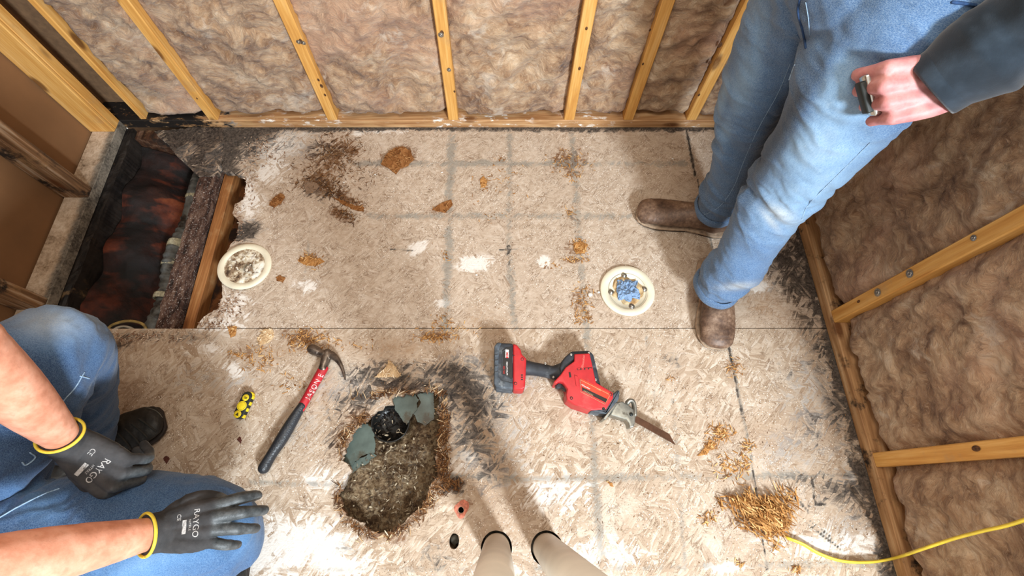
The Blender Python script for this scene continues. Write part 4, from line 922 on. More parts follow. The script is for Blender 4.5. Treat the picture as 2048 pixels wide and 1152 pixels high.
# recess in the grip end
M = Matrix.Translation(HP(458, 925, .0345)) @ Matrix.Rotation(ang, 4, 'Z')

# ------------------------------------------------------------------ black and yellow pocket tool
def capsule(a, b, r, k=14, r2=None):
    d = (b-a); an = math.atan2(d.y, d.x); out = []
    for i in range(k+1): t = an-PI/2+PI*i/k; out.append((b.x+r*math.cos(t), b.y+r*math.sin(t)))
    for i in range(k+1): t = an+PI/2+PI*i/k; out.append((a.x+(r2 or r)*math.cos(t), a.y+(r2 or r)*math.sin(t)))
    return out
ga, gb_ = HP(196, 622, .014), HP(258, 492, .014)
gd = empty('pocket_tool', ((ga.x+gb_.x)/2, (ga.y+gb_.y)/2, 0), 'small black pocket tool with three round yellow badges left of the hammer', 'tool')
GBK = plain('soft_black_plastic', (34, 38, 36), .5, var=.15, sc=60)
GYL = plain('yellow_badge', (232, 204, 40), .5, var=.06, sc=60); GDK = plain('dark_badge_print', (60, 54, 20), .6)
link('case', prism(capsule(ga, gb_, .0150), .0, .019, .003), GBK, gd, True)
gdir = (gb_-ga).normalized(); gn = Vector((gdir.y, -gdir.x, 0))
for (x, y, r) in [(243, 497, 26), (212, 562, 38), (178, 628, 29)]:
    c = HP(x, y, .0195); rr = r/3.971/960*1.36
    link('badge', lathe([(rr, -.001), (rr, .0006), (rr*.95, .0009), (0, .0009)], 32), GYL, gd, True, loc=(c.x-gd.location.x, c.y-gd.location.y, .019))
    link('badge_ring', lathe([(rr*.82, .0009), (rr*.80, .0012), (rr*.77, .0009)], 32), GDK, gd, True, loc=(c.x-gd.location.x, c.y-gd.location.y, .019))
ga_ = math.atan2(gdir.y, gdir.x)-PI/2
M0 = Matrix.Translation(HP(178, 628, .0206)) @ Matrix.Rotation(ga_, 4, 'Z')
link('badge_symbol', prism([(-.005, -.0042), (.005, -.0042), (0, .0052)], 0, .0004, M=M0), GDK, gd)
for dy in (-.0022, .0012):
    link('badge_line', box(-.0044, .0044, dy, dy+.0016, 0, .0004, M=Matrix.Translation(HP(243, 500, .0206)) @ Matrix.Rotation(ga_, 4, 'Z')), GDK, gd)
for t in (-.10, .30, .68, 1.06):
    c = ga.lerp(gb_, t)+gn*.0148; M = Matrix.Translation((c.x, c.y, .011)) @ Matrix.Rotation(ga_, 4, 'Z')
    link('side_nub', box(-.003, .0022, -.0048, .0048, -.006, .006, .0012, 2, M), GYL, gd, True)
c = HP(285, 448, .0); 
link('end_cap', prism(capsule(gb_+gdir*.006-gn*.003, gb_+gdir*.0075+gn*.006, .0088), .004, .0165, .002), GYL, gd, True)

# ------------------------------------------------------------------ reciprocating saw
def SP(x, y, z=.055): return U(940+x/4.115, 640+y/4.115, z)
def S2(*pts, z=.055): return [tuple(SP(a, b, z)[:2]) for a, b in pts]
saw = empty('reciprocating_saw', SP(680, 480, 0), 'red and black cordless reciprocating saw with battery lying on the floor', 'saw')
SRED = plain('saw_red_plastic', (188, 44, 48), .45, var=.08, sc=30, bump=.06, dirt=(186, 70, 68)); SBLK = plain('saw_black_rubber', (48, 52, 58), .55, var=.2, sc=50, bump=.12, dirt=(92, 96, 100))
SGRY = plain('saw_scuffed_grey', (76, 84, 92), .6, var=.25, sc=60, bump=.2, dirt=(128, 134, 138)); SALU = plain('cast_aluminium', (150, 150, 142), .42, .75, var=.16, sc=60, bump=.2, dirt=(96, 92, 84))
bat = link('battery', prism(S2((206, 225), (228, 197), (352, 202), (352, 574), (216, 562), (203, 530), (196, 300)), .001, .070, .007, seg=4), SBLK, saw, True)
link('battery_bumper', prism(S2((200, 228), (225, 195), (262, 200), (240, 250), (232, 470), (262, 505), (352, 525), (352, 577), (214, 564), (197, 530)), -.0, .0725, .005, seg=3), SGRY, bat, True)
for yy in (300, 345, 390, 440): link('bumper_rib', prism(S2((206, yy), (232, yy-6), (232, yy+10), (206, yy+16)), .068, .0742, .001), SGRY, bat)
link('label', prism(S2((265, 262), (300, 238), (346, 235), (346, 490), (262, 450)), .069, .0712, .0), plain('label_black', (26, 26, 28), .4), bat)
LW_ = plain('label_white', (226, 224, 222), .5); LR_ = plain('label_red', (206, 40, 40), .5)
link('label_badge', prism(S2((291, 256), (319, 258), (318, 324), (290, 322)), .0712, .0716), LW_, bat)
def stext(s, x, y, size, rotd, mat, parent, z=.0722, **k):
    M = Matrix.Translation(SP(x, y, z)) @ Matrix.Rotation(math.radians(rotd), 4, 'Z'); link('lettering', text(s, size, M, .0002, **k), mat, parent)
stext('M18', 305, 290, .0092, -90, LR_, bat, bold=.0003)
stext('REDLITHIUM', 304, 398, .0068, -90, LW_, bat, z=.0716); stext('XC 5.0', 279, 410, .0075, -90, LR_, bat, z=.0716)
for a, b in (((268, 262), (262, 450)), ((268, 262), (300, 236)), ((262, 450), (345, 490))):
    p, q_ = SP(*a, .0716), SP(*b, .0716); link('label_edge', tube([p, q_], [.0007, .0007], 6, 1), SGRY, bat)
link('battery_foot', prism(S2((352, 200), (386, 214), (418, 255), (424, 290), (462, 322), (458, 440), (452, 560), (430, 582), (352, 577)), .002, .069, .007, seg=4), SRED, saw, True)
for x, y in ((430, 322), (375, 522)): link('screw', lathe([(.0045, 0), (.004, .0008), (.0022, -.0005), (0, -.0005)], 14, Matrix.Translation(SP(x, y, .069))), GBK, saw, True)
for k in range(3): link('vent_slot', prism(S2((418, 458+k*18), (434, 458+k*18), (434, 468+k*18), (418, 468+k*18)), .068, .0694), GBK, saw)
link('seam_line', tube([SP(354, 292, .069), SP(424, 290, .066)], [.0008]*2, 6, 1), GBK, saw)
# handle
P = [SP(450, 392, .036), SP(520, 402, .036), SP(600, 415, .037), SP(680, 432, .037), SP(760, 425, .037)]
hp_ = tube(P, [(.0225, .021), (.0195, .0195), (.0190, .0185), (.0195, .019), (.026, .022)], 28, 5)
link('handle', hp_, SBLK, saw, True); hb = bvh(tube(P, [(.0225, .021), (.0195, .0195), (.0190, .0185), (.0195, .019), (.026, .022)], 28, 5))
link('rear_cap', prism(S2((735, 395), (748, 350), (778, 310), (830, 264), (880, 262), (976, 256), (1012, 290), (1032, 370), (1052, 460), (1072, 545), (1150, 595), (1150, 640), (1000, 560), (960, 330), (860, 330), (800, 400), (740, 450)), .004, .066, .007, seg=3), SBLK, saw, True)
link('body', prism(S2((852, 292), (976, 286), (996, 370), (1012, 450), (1030, 525), (1166, 606), (1168, 650), (1112, 742), (985, 750), (852, 706), (792, 664), (784, 622), (796, 576), (776, 545), (758, 522), (730, 514), (706, 532), (683, 520), (742, 458), (782, 400), (852, 350)), .001, .072, .0035, seg=3), SRED, saw, True)
link('trigger', prism(S2((708, 530), (730, 512), (778, 518), (796, 560), (792, 582), (760, 556), (728, 556), (710, 552)), .026, .048, .003, seg=3), SBLK, saw, True)
link('speed_switch', prism(S2((806, 444), (820, 441), (828, 482), (812, 486)), .070, .0735, .001), GBK, saw)
link('vent_band', prism(S2((872, 412), (994, 402), (996, 416), (876, 424)), .0715, .0728), GBK, saw)
for k in range(4): link('vent_tooth', prism(S2((878+k*31, 410), (898+k*31, 408), (899+k*31, 419), (879+k*31, 421)), .0716, .0732), SRED, saw)
lb = link('side_label', prism(S2((905, 490), (1142, 610), (1148, 625), (1110, 692), (912, 590)), .0715, .0726), plain('label_orange_red', (222, 62, 40), .4), saw)
link('label_strip', prism(S2((914, 562), (1118, 660), (1108, 690), (914, 592)), .0726, .0729), plain('label_dark', (40, 32, 28), .4), lb)
TAN = plain('label_tan', (196, 160, 120), .5)
an = math.degrees(math.atan2((SP(1118, 675)-SP(914, 575)).y, (SP(1118, 675)-SP(914, 575)).x))
stext('HACKZALL', 975, 602, .0058, an, TAN, lb, z=.0733); stext('FUEL', 1060, 572, .0058, an, TAN, lb, z=.073, shear=.3)
stext('Milwaukee', 950, 548, .0062, an, LW_, lb, z=.073, shear=.4)
link('label_edge', tube([SP(905, 490, .0728), SP(1142, 610, .0728), SP(1148, 625, .0728), SP(1110, 692, .0728), SP(912, 590, .0728), SP(905, 490, .0728)], [.0006]*6, 6, 1), TAN, lb)
stext('Milwaukee', 930, 350, .010, 80, plain('scuffed_logo', (228, 120, 110), .5), saw, z=.0725, shear=.4)
link('body_rib', prism(S2((852, 466), (880, 476), (890, 560), (866, 556)), .070, .0745, .001), SRED, saw)
for x, y in ((835, 643), (1100, 732), (1158, 612)): link('screw', lathe([(.0042, 0), (.004, .0008), (.002, -.0004), (0, -.0004)], 14, Matrix.Translation(SP(x, y, .0723))), GBK, saw, True)
for x, y in ((620, 358), (685, 470), (832, 285), (978, 270), (1034, 490)):
    h = .060 if x > 700 else .058
    link('screw', lathe([(.0036, 0), (.0034, .0014), (.0018, .0014), (.0012, .0004), (0, .0004)], 14, Matrix.Translation(SP(x, y, .056 if x < 700 else .0665))), SCREW, saw, True)
link('gear_housing', prism(S2((1168, 615), (1208, 580), (1228, 590), (1220, 650), (1192, 706), (1118, 782), (1040, 765), (985, 752), (1040, 714), (1106, 745)), .008, .066, .006, seg=3), SGRY, saw, True)
link('shoe_flange', prism(S2((1192, 684), (1212, 690), (1108, 826), (1088, 816)), .004, .066, .002), SALU, saw, True)
link('shoe', prism(S2((1205, 680), (1250, 668), (1300, 700), (1352, 740), (1362, 800), (1350, 880), (1312, 890), (1304, 850), (1282, 820), (1150, 782)), .018, .058, .004, seg=3), SALU, saw, True)
link('shoe_hook', tube([SP(1298, 678, .050), SP(1316, 662, .052), SP(1340, 672, .052), SP(1352, 715, .05), SP(1354, 780, .05)], [(.007, .012), (.006, .012), (.006, .012), (.006, .013), (.006, .012)], 16, 5), SALU, saw, True)
link('blade_pin', lathe([(.0052, 0), (.005, .002), (0, .002)], 16, Matrix.Translation(SP(1326, 777, .058))), GBK, saw, True)
bl = S2((1358, 782), (1640, 938), (1690, 1026), (1530, 946), (1358, 840), z=.03)
RUST = plain('brown_blade_steel', (96, 68, 52), .4, .6, var=.15, sc=60)
poly = []
for a, b in zip(bl, bl[1:]+bl[:1]): poly.append(a)
te = []; A_, B_ = Vector(bl[2]), Vector(bl[4]); nn_ = 46; dd = (B_-A_).normalized(); pn_ = Vector((-dd.y, dd.x))
teeth = [tuple(A_.lerp(B_, i/nn_)+pn_*(.0012 if i % 2 else 0)) for i in range(nn_+1)]
link('blade', prism([bl[0], bl[1]]+teeth, .0295, .0307), RUST, saw)

# ------------------------------------------------------------------ people
def V3(*a): return Vector(a)
def mat_denim(name, dark, mid, light, pale):
    n = N(name); v = n.co(); _, w, d, b = n.at('wear'); f = n.noise(v, 14, 5, .6); tw = n.noise(n.map(v, (1, 1, 3), (.6, .5, .3)), 420, 3, .7); sl = n.noise(n.map(v, (5, 5, 1), (.2, .2, 0)), 110, 4, .7)
    x = n.math('ADD', n.math('ADD', n.math('MULTIPLY', w, .8), n.math('MULTIPLY', n.math('SUBTRACT', f, .5), .35)), n.math('MULTIPLY', n.math('SUBTRACT', sl, .5), .40))
    c = n.ramp(x, [(.0, dark), (.3, mid), (.62, light), (.95, pale)])
    c = n.mix(n.step(tw, .35, .7, 0, .35), c, col(pale)); c = n.mix(n.step(tw, .25, .45, .3, 0), c, col(dark))
    c = n.mix(n.math('MULTIPLY', d, n.step(sl, .3, .6, .6, 1)), c, col((210, 206, 190)))
    c = n.mix(b, c, col(tuple(q*.6 for q in dark)))
    return n.out(c, .85, n.bump(n.math('ADD', tw, n.math('MULTIPLY', sl, .8)), .35, .0015), spec=.15, **{'Sheen Weight': .15})
def mat_skin(name, c0, c1, c2):
    n = N(name); v = n.co(); f = n.noise(v, 26, 5, .6); g = n.noise(v, 420, 3); h = n.noise(v, 75, 4, .6)
    c = n.ramp(f, [(.3, c0), (.5, c1), (.7, c2)]); c = n.mix(n.step(h, .5, .72, 0, .45), c, col(c0))
    return n.out(c, .52, n.bump(n.math('ADD', g, h), .18, .0012), spec=.4, **{'Subsurface Weight': .12, 'Subsurface Radius': (.02, .008, .004), 'Subsurface Scale': .3})
DEN1 = mat_denim('washed_denim', (40, 66, 100), (66, 100, 142), (118, 152, 184), (176, 198, 214))
DEN2 = mat_denim('dusty_denim', (28, 46, 78), (48, 78, 118), (84, 124, 168), (136, 168, 200))
SK1 = mat_skin('pink_skin', (172, 106, 106), (198, 136, 134), (214, 158, 154)); SK2 = mat_skin('tan_skin', (188, 124, 96), (216, 152, 124), (232, 174, 148))
THR = plain('pale_blue_thread', (150, 178, 204), .8, var=.2, sc=300); THD = plain('dark_seam', (40, 66, 104), .9, var=.2, sc=200)
HAIR = plain('brown_hair', (70, 50, 36), .7, var=.4, sc=200, bump=.6)
def hand_parts(M, curls, spreads, thumb, k=1.0, mir=1, palm=1.0):
    """palm and five separate fingers in a frame: x forward, y thumb side, z back of the hand"""
    out = []
    def T(p): return M @ Vector((p[0], p[1]*mir, p[2]))
    kn = [(.090, .030, .000), (.095, .010, .003), (.090, -.011, .001), (.081, -.031, -.004)]
    ln = [(.044, .026, .022), (.049, .030, .023), (.045, .028, .022), (.035, .021, .020)]
    rd = [.0098, .0100, .0094, .0084]
    for i in range(4):
        K = Vector(kn[i]); r = rd[i]*k
        out.append(tube([T((.0, K.y*.45, -.001)), T((.045, K.y*.85, .000)), T(K)], [(.016*k, .015*k), (.014*k*palm, .0125*k*palm), (r*1.15, r*1.18)], 14, 4))
        p = K.copy(); a = 0; P = [T(p)]; R = [r*1.15]
        sp = math.radians(spreads[i])
        for j in range(3):
            a += math.radians(curls[i][j]); d = Vector((math.cos(a)*math.cos(sp), math.cos(a)*math.sin(sp)+.0, -math.sin(a)))
            m = p+d*ln[i][j]*.5; P.append(T(m)); R.append(r*(1.0-.07*j)*.96); p = p+d*ln[i][j]; P.append(T(p)); R.append(r*(1.02-.10*(j+1)))
        out.append(tube(P, R, 14, 3))
    out.append(tube([T((.012, 0, -.004)), T((.050, .0, -.005)), T((.080, .0, -.004))], [(.026*k, .016*k), (.036*k, .0155*k), (.036*k, .012*k)], 20, 4, up=tuple((M.to_3x3() @ Vector((0, 0, 1))))))
    tp = [Vector(t) for t in thumb]; P = [T(t) for t in tp]; out.append(tube(P, [.0160*k, .0140*k, .0112*k, .0105*k, .0085*k][:len(P)], 14, 4))
    return out
def frame(o, x, z):
    x = Vector(x).normalized(); z = Vector(z); z = (z-x*z.dot(x)).normalized(); y = z.cross(x)
    return Matrix(((x.x, y.x, z.x, o[0]), (x.y, y.y, z.y, o[1]), (x.z, y.z, z.z, o[2]), (0, 0, 0, 1)))
def head_parts(c, fwd, s=1.0):
    """skull, jaw, nose, ears on a frame looking along fwd"""
    M = frame(c, fwd, (0, 0, 1)); T = lambda *p: M @ (Vector(p)*s)
    out = [blob((0, 0, 0), (.098*s, .078*s, .112*s), M=M.to_3x3().to_4x4()) for _ in range(1)]
    out[0].transform(Matrix.Translation(Vector(c)))
    out.append(tube([T(.03, 0, -.04), T(.055, 0, -.09), T(.066, 0, -.112)], [.062*s, .044*s, .026*s], 20, 4))
    out.append(tube([T(.088, 0, .018), T(.104, 0, -.012), T(.118, 0, -.036)], [.008*s, .011*s, .014*s], 12, 4))
    out.append(tube([T(.088, -.026, -.070), T(.098, 0, -.068), T(.088, .026, -.070)], [.007*s, .010*s, .007*s], 10, 4))
    for sgn in (-1, 1):
        out.append(tube([T(-.002, sgn*.080, .012), T(-.010, sgn*.088, .018), T(-.006, sgn*.087, -.012), T(.004, sgn*.080, -.030)], [(.006, .010), (.006, .014), (.005, .012), .006], 10, 3))
        out.append(tube([T(.082, sgn*.018, .034), T(.086, sgn*.036, .038), T(.074, sgn*.056, .030)], [.010, .011, .009], 10, 3))
    return out
def eyes(parent, c, fwd, s=1.0):
    M = frame(c, fwd, (0, 0, 1))
    for sgn in (-1, 1):
        link('eye', blob(tuple(M @ Vector((.082*s, sgn*.033*s, .008*s))), .0125*s), plain('eye_white', (232, 228, 222), .2, var=.02), parent, True)
        link('iris', blob(tuple(M @ Vector((.0915*s, sgn*.033*s, .008*s))), (.0045, .0045, .0055)), plain('iris_brown', (66, 48, 36), .2), parent, True)
def hair_cap(c, fwd, s=1.0):
    M = frame(c, fwd, (0, 0, 1)); me = blob((-.010*s, 0, .018*s), (.103*s, .085*s, .106*s), seg=40); me.transform(M)
    return cut(me, M @ Vector((.02, 0, .0)), (M.to_3x3() @ Vector((-.75, 0, .62))))
def drape(pts, tree, r=.0008, off=.0006, n=6, seg=6):
    """lay a thread or edge on a surface: each traced point is dropped on the surface where it is seen"""
    P = []
    for q in catmull([np.array(p, float) for p in pts], n):
        d = ray(q[0], q[1]).normalized(); h = tree.ray_cast(Vector((0, 0, CAMH)), d, 4)
        if h[0] is not None and (not P or (h[0]-P[-1]).length < .06): P.append(h[0]+h[1]*off)
    if len(P) < 2: return None
    return tube(P, [r]*len(P), seg, 1)
def wearmap(me, blobs, dark=(), dirt=()):
    co = getco(me); X, Y = proj(co); b = fbm(co[:, 0]*12, co[:, 1]*12, co[:, 2]*12, s=4)-.5
    def acc(L):
        r = np.zeros(len(X))
        for cx, cy, rx, ry, a, k in L: r = np.maximum(r, k*G(X, Y, cx, cy, rx, ry, a)*(1+b*.6))
        return r
    w = .30+acc(blobs)+b*.12; dk = acc(dark); attr(me, 'wear', np.stack([np.clip(w-dk*.5, 0, 1.2), np.clip(acc(dirt), 0, 1), np.clip(dk-.8, 0, .5)], 1))
def folds(me, fn):
    co = getco(me); no = getno(me); setco(me, co+no*fn(co)[:, None])
def wrinkle(co, ax, k1, k2, s):
    """ridged folds running across the unit direction ax"""
    ax = np.array(Vector(ax).normalized()); t = co@ax; r = co-np.outer(t, ax)
    w = (fbm(co[:, 0]*7, co[:, 1]*7, co[:, 2]*7, s=s+9)-.5)*.09
    q = fbm(r[:, 0]*k2+(t+w)*k1*.25, r[:, 1]*k2, (t+w)*k1, s=s, o=3); q2 = fbm(r[:, 0]*k2+30, r[:, 1]*k2, (t+w)*k1*.8+5, s=s+3, o=2)
    return (1-np.abs(q-.5)*5).clip(-.5, 1)*.5+(q2-.5)

# boots -----------------------------------------------------------------
LEA = N('brown_boot_leather'); v = LEA.co(); f = LEA.noise(v, 24, 6, .7); g = LEA.noise(LEA.map(v, (1, 1, 1)), 110, 4, .7)
cc = LEA.ramp(LEA.math('ADD', LEA.math('MULTIPLY', f, .65), LEA.math('MULTIPLY', g, .35)), [(.34, (60, 43, 35)), (.46, (92, 70, 56)), (.56, (118, 93, 75)), (.68, (158, 134, 114))])
LEA.out(cc, .5, LEA.bump(g, .3, .0015), spec=.4)
WELT = plain('tan_welt', (156, 134, 112), .6, var=.2, sc=90, bump=.2); SOLE = plain('dark_sole', (44, 36, 32), .7, var=.2)
def sole_outline(L, w):
    a = [(0, -.22), (.04, -.36), (.15, -.42), (.30, -.37), (.45, -.34), (.62, -.44), (.78, -.50), (.90, -.44), (.965, -.34), (1.0, -.22), (1.0, .20), (.975, .33), (.90, .43), (.78, .47), (.62, .42), (.45, .34), (.30, .36), (.15, .40), (.04, .34), (0, .2)]
    return [(x*L, y*w) for x, y in a]
def boot(parent, heel, toe, L, w, lea, shaft_top=None, square=True, soft=0, bump=.0):
    d = (Vector(toe)-Vector(heel)); d.z = 0; M = frame((heel[0], heel[1], 0), d, (0, 0, 1)); T = lambda *p: M @ Vector(p)
    up = []
    up.append(tube([T(.035*L/.28, 0, .050), T(.10*L/.28, 0, .056), T(.16*L/.28, 0, .050), T(.21*L/.28, 0, .042), T(.25*L/.28, 0, .037), T(.268*L/.28, 0, .034)], [(w*.34, .040), (w*.36, .045), (w*.42, .036), (w*.47, .028), (w*.44, .022), (w*.38, .018)], 28, 4))
    if square: up.append(tube([T(L*.915, -w*.27, .030), T(L*.935, 0, .032), T(L*.915, w*.27, .030)], [.0175, .019, .0175], 14, 5))
    if square: up.append(box(L*.80, L*.955, -w*.385, w*.385, .016, .044, M=M))
    st = shaft_top if shaft_top is not None else T(.05, 0, .20)
    up.append(tube([T(.055, 0, .05), T(.058, 0, .10), Vector(st)], [(.040, .046), (.040, .044), (.042, .042)], 24, 5))
    me = remesh(join(*up), .0035, 6); co = getco(me); co[:, 2] = np.maximum(co[:, 2], .014); setco(me, co)
    folds(me, lambda c: .0022*wrinkle(c, d, 60, 9, 5)*(sm(.11, .05, c[:, 2])))
    b = link('boot', me, lea, parent, True)
    ol = sole_outline(L, w)
    link('welt', prism([(x*1.012-.001, y*1.06) for x, y in ol], .010, .019, .003, M=M, seg=2), WELT if square else SOLE, b, True)
    link('sole', prism([(x*.985+.001, y*.97) for x, y in ol if x > L*.34], .0, .011, .002, M=M), SOLE, b)
    link('heel', prism([(x+.002, y*.95) for x, y in ol if x < L*.32], .0, .014, .002, M=M), SOLE, b)
    return b, me

# ---- the standing man --------------------------------------------------
man = empty('person', (.62, .72, 0), 'person standing at the right in washed jeans, brown boots and dark sweatshirt, holding a tool', 'person')
an1, kn1, hp1 = V3(.690, .842, .075), V3(.612, .868, .48), V3(.590, .862, .86)
an2, kn2, hp2 = V3(.640, .560, .075), V3(.648, .640, .47), V3(.645, .700, .86)
pel = V3(.622, .785, .93)
wr = U(1948, 158, .875); elb = V3(.80, .600, 1.11); shl = V3(.715, .600, 1.40)
Mh = frame(wr+V3(-.005, 0, 0), U(1785, 186, .852)-wr, V3(-.25, -.62, .74))
Mh = Mh @ Matrix.Scale(1.2, 4)
fist = hand_parts(Mh, [(72, 98, 50), (84, 100, 55), (86, 98, 55), (78, 92, 50)], [2, 0, -2, -5], [(.018, .026, -.012), (.042, .040, -.022), (.066, .040, -.034), (.082, .028, -.042), (.090, .012, -.046)], 1.10, mir=-1)
shr = V3(.565, .960, 1.40); elr = V3(.62, 1.07, 1.13); wrr = V3(.58, 1.0, .91)
B = []
B += [tube([an1, V3(.655, .850, .30), kn1, hp1], [.030, .036, .044, .070], 18, 6), tube([an2, V3(.655, .605, .30), kn2, hp2], [.030, .036, .044, .070], 18, 6)]
B += [blob(pel, (.10, .13, .10), M=Matrix.Rotation(-.3, 4, 'Z')), tube([pel, pel+V3(.01, 0, .2), pel+V3(.02, 0, .40), V3(.635, .78, 1.44)], [(.125, .10), (.125, .095), (.15, .10), (.07, .06)], 26, 5, up=(1, .3, 0)), tube([shr, V3(.64, .78, 1.42), shl], [.055, .075, .055], 20, 5),
      tube([V3(.632, .78, 1.40), V3(.622, .777, 1.53)], [.056, .054], 18, 3)]
B += [tube([shl, elb, wr+(elb-wr)*.35, wr], [.048, .042, .040, (.030, .024)], 20, 6, up=tuple(Mh.to_3x3() @ Vector((0, 0, 1)))), tube([shr, elr, wrr], [.048, .042, .027], 20, 6)]
B += hand_parts(frame(wrr, V3(.1, -.2, -1), V3(-.3, 1, 0)), [(25, 30, 15)]*4, [3, 0, -2, -5], [(.018, .026, -.010), (.040, .045, -.015), (.065, .058, -.02), (.09, .062, -.024), (.10, .060, -.025)], 1.0)
B += head_parts(V3(.600, .772, 1.62), V3(-.9, -.35, -.25)); B += fist
B += [tube([an1-V3(0, 0, .03), an1+V3(-.08, .006, -.040)], [.024, .016], 14, 4), tube([an2-V3(0, 0, .03), an2+V3(0, -.07, -.040)], [.024, .016], 14, 4)]
me = remesh(join(*B), .0032, 5, .5); folds(me, lambda c: .0009*(fbm(c[:, 0]*60, c[:, 1]*60, c[:, 2]*60, s=4)-.5)*2)
link('body', me, SK1, man, True); eyes(man, V3(.600, .772, 1.62), V3(-.9, -.35, -.25)); link('hair', hair_cap(V3(.600, .772, 1.62), V3(-.9, -.35, -.25)), HAIR, man, True)
# jeans
J = []
l1 = [an1+V3(-.004, -.004, .018), an1+V3(-.012, .0, .12), V3(.655, .850, .30), kn1+V3(0, -.004, 0), V3(.592, .872, .66), hp1+V3(-.0, 0, -.02), hp1+V3(.02, -.02, .08)]
r1_ = [(.066, .060), (.060, .058), (.058, .060), (.067, .070), (.088, .090), (.104, .102), (.11, .10)]
l2 = [an2+V3(.0, .006, .020), an2+V3(.008, .014, .12), V3(.655, .605, .30), kn2+V3(.002, 0, 0), V3(.650, .665, .66), hp2+V3(-.004, 0, -.02), hp2+V3(-.01, .02, .08)]
r2_ = [(.062, .068), (.062, .066), (.066, .072), (.076, .080), (.094, .098), (.108, .106), (.11, .10)]
J.append(tube(l1, r1_, 32, 6, cap='flat', up=(1, 0, 0))); J.append(tube(l2, r2_, 32, 6, cap='flat', up=(1, 0, 0)))
J.append(blob(pel+V3(.012, 0, -.035), (.140, .170, .135), M=Matrix.Rotation(.33, 4, 'Z'))); J.append(tube([pel+V3(.01, 0, -.02), pel+V3(.012, 0, .085)], [(.165, .132), (.158, .124)], 36, 3, cap='flat', up=(1, .35, 0)))
jm = remesh(join(*J), .0045, 8, .6)
def jf(c):
    z = c[:, 2]; k = .35+1.1*np.exp(-((z-.16)/.08)**2)+.8*np.exp(-((z-.48)/.10)**2)+.6*np.exp(-((z-.80)/.09)**2)
    edge = sm(.10, .16, z)
    a = wrinkle(c, (.25, .1, 1), 22, 5, 12)*.015; b = wrinkle(c, (.5, -.5, .7), 11, 4, 18)*.016; d = wrinkle(c, (-.5, .2, .85), 34, 7, 23)*.005
    return (a+b+d)*k*(.25+.75*edge)-.004
folds(jm, jf)
wearmap(jm, [(1640, 330, 110, 190, 35, .55), (1690, 200, 110, 110, 30, .50), (1540, 390, 50, 90, 30, .22), (1500, 120, 30, 160, 15, .40), (1452, 265, 18, 50, 10, .40), (1445, 200, 14, 60, 10, .35), (1750, 60, 120, 60, 0, .12), (1650, 470, 80, 60, 40, .25)],
        [(1556, 262, 26, 210, 33, 1.3), (1600, 120, 16, 60, 0, .6), (1400, 400, 40, 50, 0, .5), (1480, 330, 40, 110, 30, .4), (1440, 560, 50, 40, 0, .35), (1610, 30, 26, 30, 0, .45), (1530, 100, 60, 60, 0, .15), (1490, 540, 50, 50, 0, .2)],
        [(1562, 428, 34, 16, 28, .42), (1540, 440, 30, 8, 50, .4), (1480, 572, 40, 8, -5, .4)])
jeans = link('jeans', jm, DEN1, man, True); jt = bvh(join(jm))
# mesh of jeans was moved to its parent's frame: rebuild a world-space tree
def world_tree(o):
    me = o.data.copy(); M = Matrix.Identity(4); q = o
    while q is not None: M = q.matrix_basis @ M; q = q.parent
    me.transform(M); return bvh(me)
jt = world_tree(jeans)
for pts, r, m, nm in [([(1590, 130), (1566, 190), (1526, 262), (1496, 330), (1478, 376), (1450, 418), (1412, 440)], .0016, THR, 'inseam'), ([(1580, 128), (1556, 186), (1516, 258), (1486, 326), (1468, 372), (1440, 412), (1404, 432)], .0007, THR, 'stitching'),
                      ([(1600, 0), (1597, 25), (1606, 60), (1612, 95)], .003, THD, 'fly_seam'), ([(1612, 5), (1617, 35), (1620, 70)], .0008, THR, 'stitching'), ([(1905, 4), (1950, 10)], .003, THD, 'pocket_edge'),
                      ([(1600, 470), (1606, 430), (1625, 400), (1700, 325), (1740, 285)], .0013, THR, 'outseam'), ([(1408, 520), (1425, 498), (1436, 488)], .001, THR, 'stitching')]:
    d_ = drape(pts, jt, r*.75)
    if d_ is not None: link(nm, d_, m, jeans, True)
def hem(parent, path, rad, mat, mt, s=1.05):
    """a turned-up band around a trouser end with two rows of stitching"""
    c0, c1_ = Vector(path[0]), Vector(path[1]); t = (c1_-c0).normalized(); a = Vector((1, 0, 0)).cross(t).normalized(); b = t.cross(a)
    def ring_(h, k, n=40): return [c0+t*h+a*math.cos(u)*rad[0]*k+b*math.sin(u)*rad[1]*k for u in np.arange(n)*2*PI/n]
    V = []; F = []; prof = [(-.004, s*.95), (-.006, s), (-.002, s*1.035), (.006, s*1.04), (.014, s*1.03), (.019, s*1.0), (.021, s*.94)]
    for h, k in prof: V += ring_(h, k)
    V = np.array([tuple(q) for q in V]); V += (np.stack([fbm(V[:, i]*30, V[:, (i+1) % 3]*30, V[:, (i+2) % 3]*30, s=i) for i in range(3)], 1)-.5)*.006
    for i in range(len(prof)-1):
        for j in range(40): F.append((i*40+j, i*40+(j+1) % 40, (i+1)*40+(j+1) % 40, (i+1)*40+j))
    me = mesh(V, F); attr(me, 'wear', np.repeat(np.array([[.22, 0, 0]]), len(V), 0)); h_ = link('hem', me, mat, parent, True)
    Q = [tuple(V[4*40+j]+(V[4*40+j]-np.array(c0+t*.014))*.012) for j in list(range(40))+[0]]
    link('stitching', tube(Q, [.0011]*len(Q), 6, 1, cap='flat'), mt, h_, True); return h_
hem(jeans, l1, (.066, .060), DEN1, THR); hem(jeans, l2, (.068, .062), DEN1, THR)
b1, _ = boot(man, U(1452, 462, 0), U(1276, 430, 0), .300, .104, LEA.m, V3(.672, .846, .20))
b2, _ = boot(man, U(1418, 522, 0), U(1427, 706, 0), .300, .108, LEA.m, V3(.645, .578, .19))
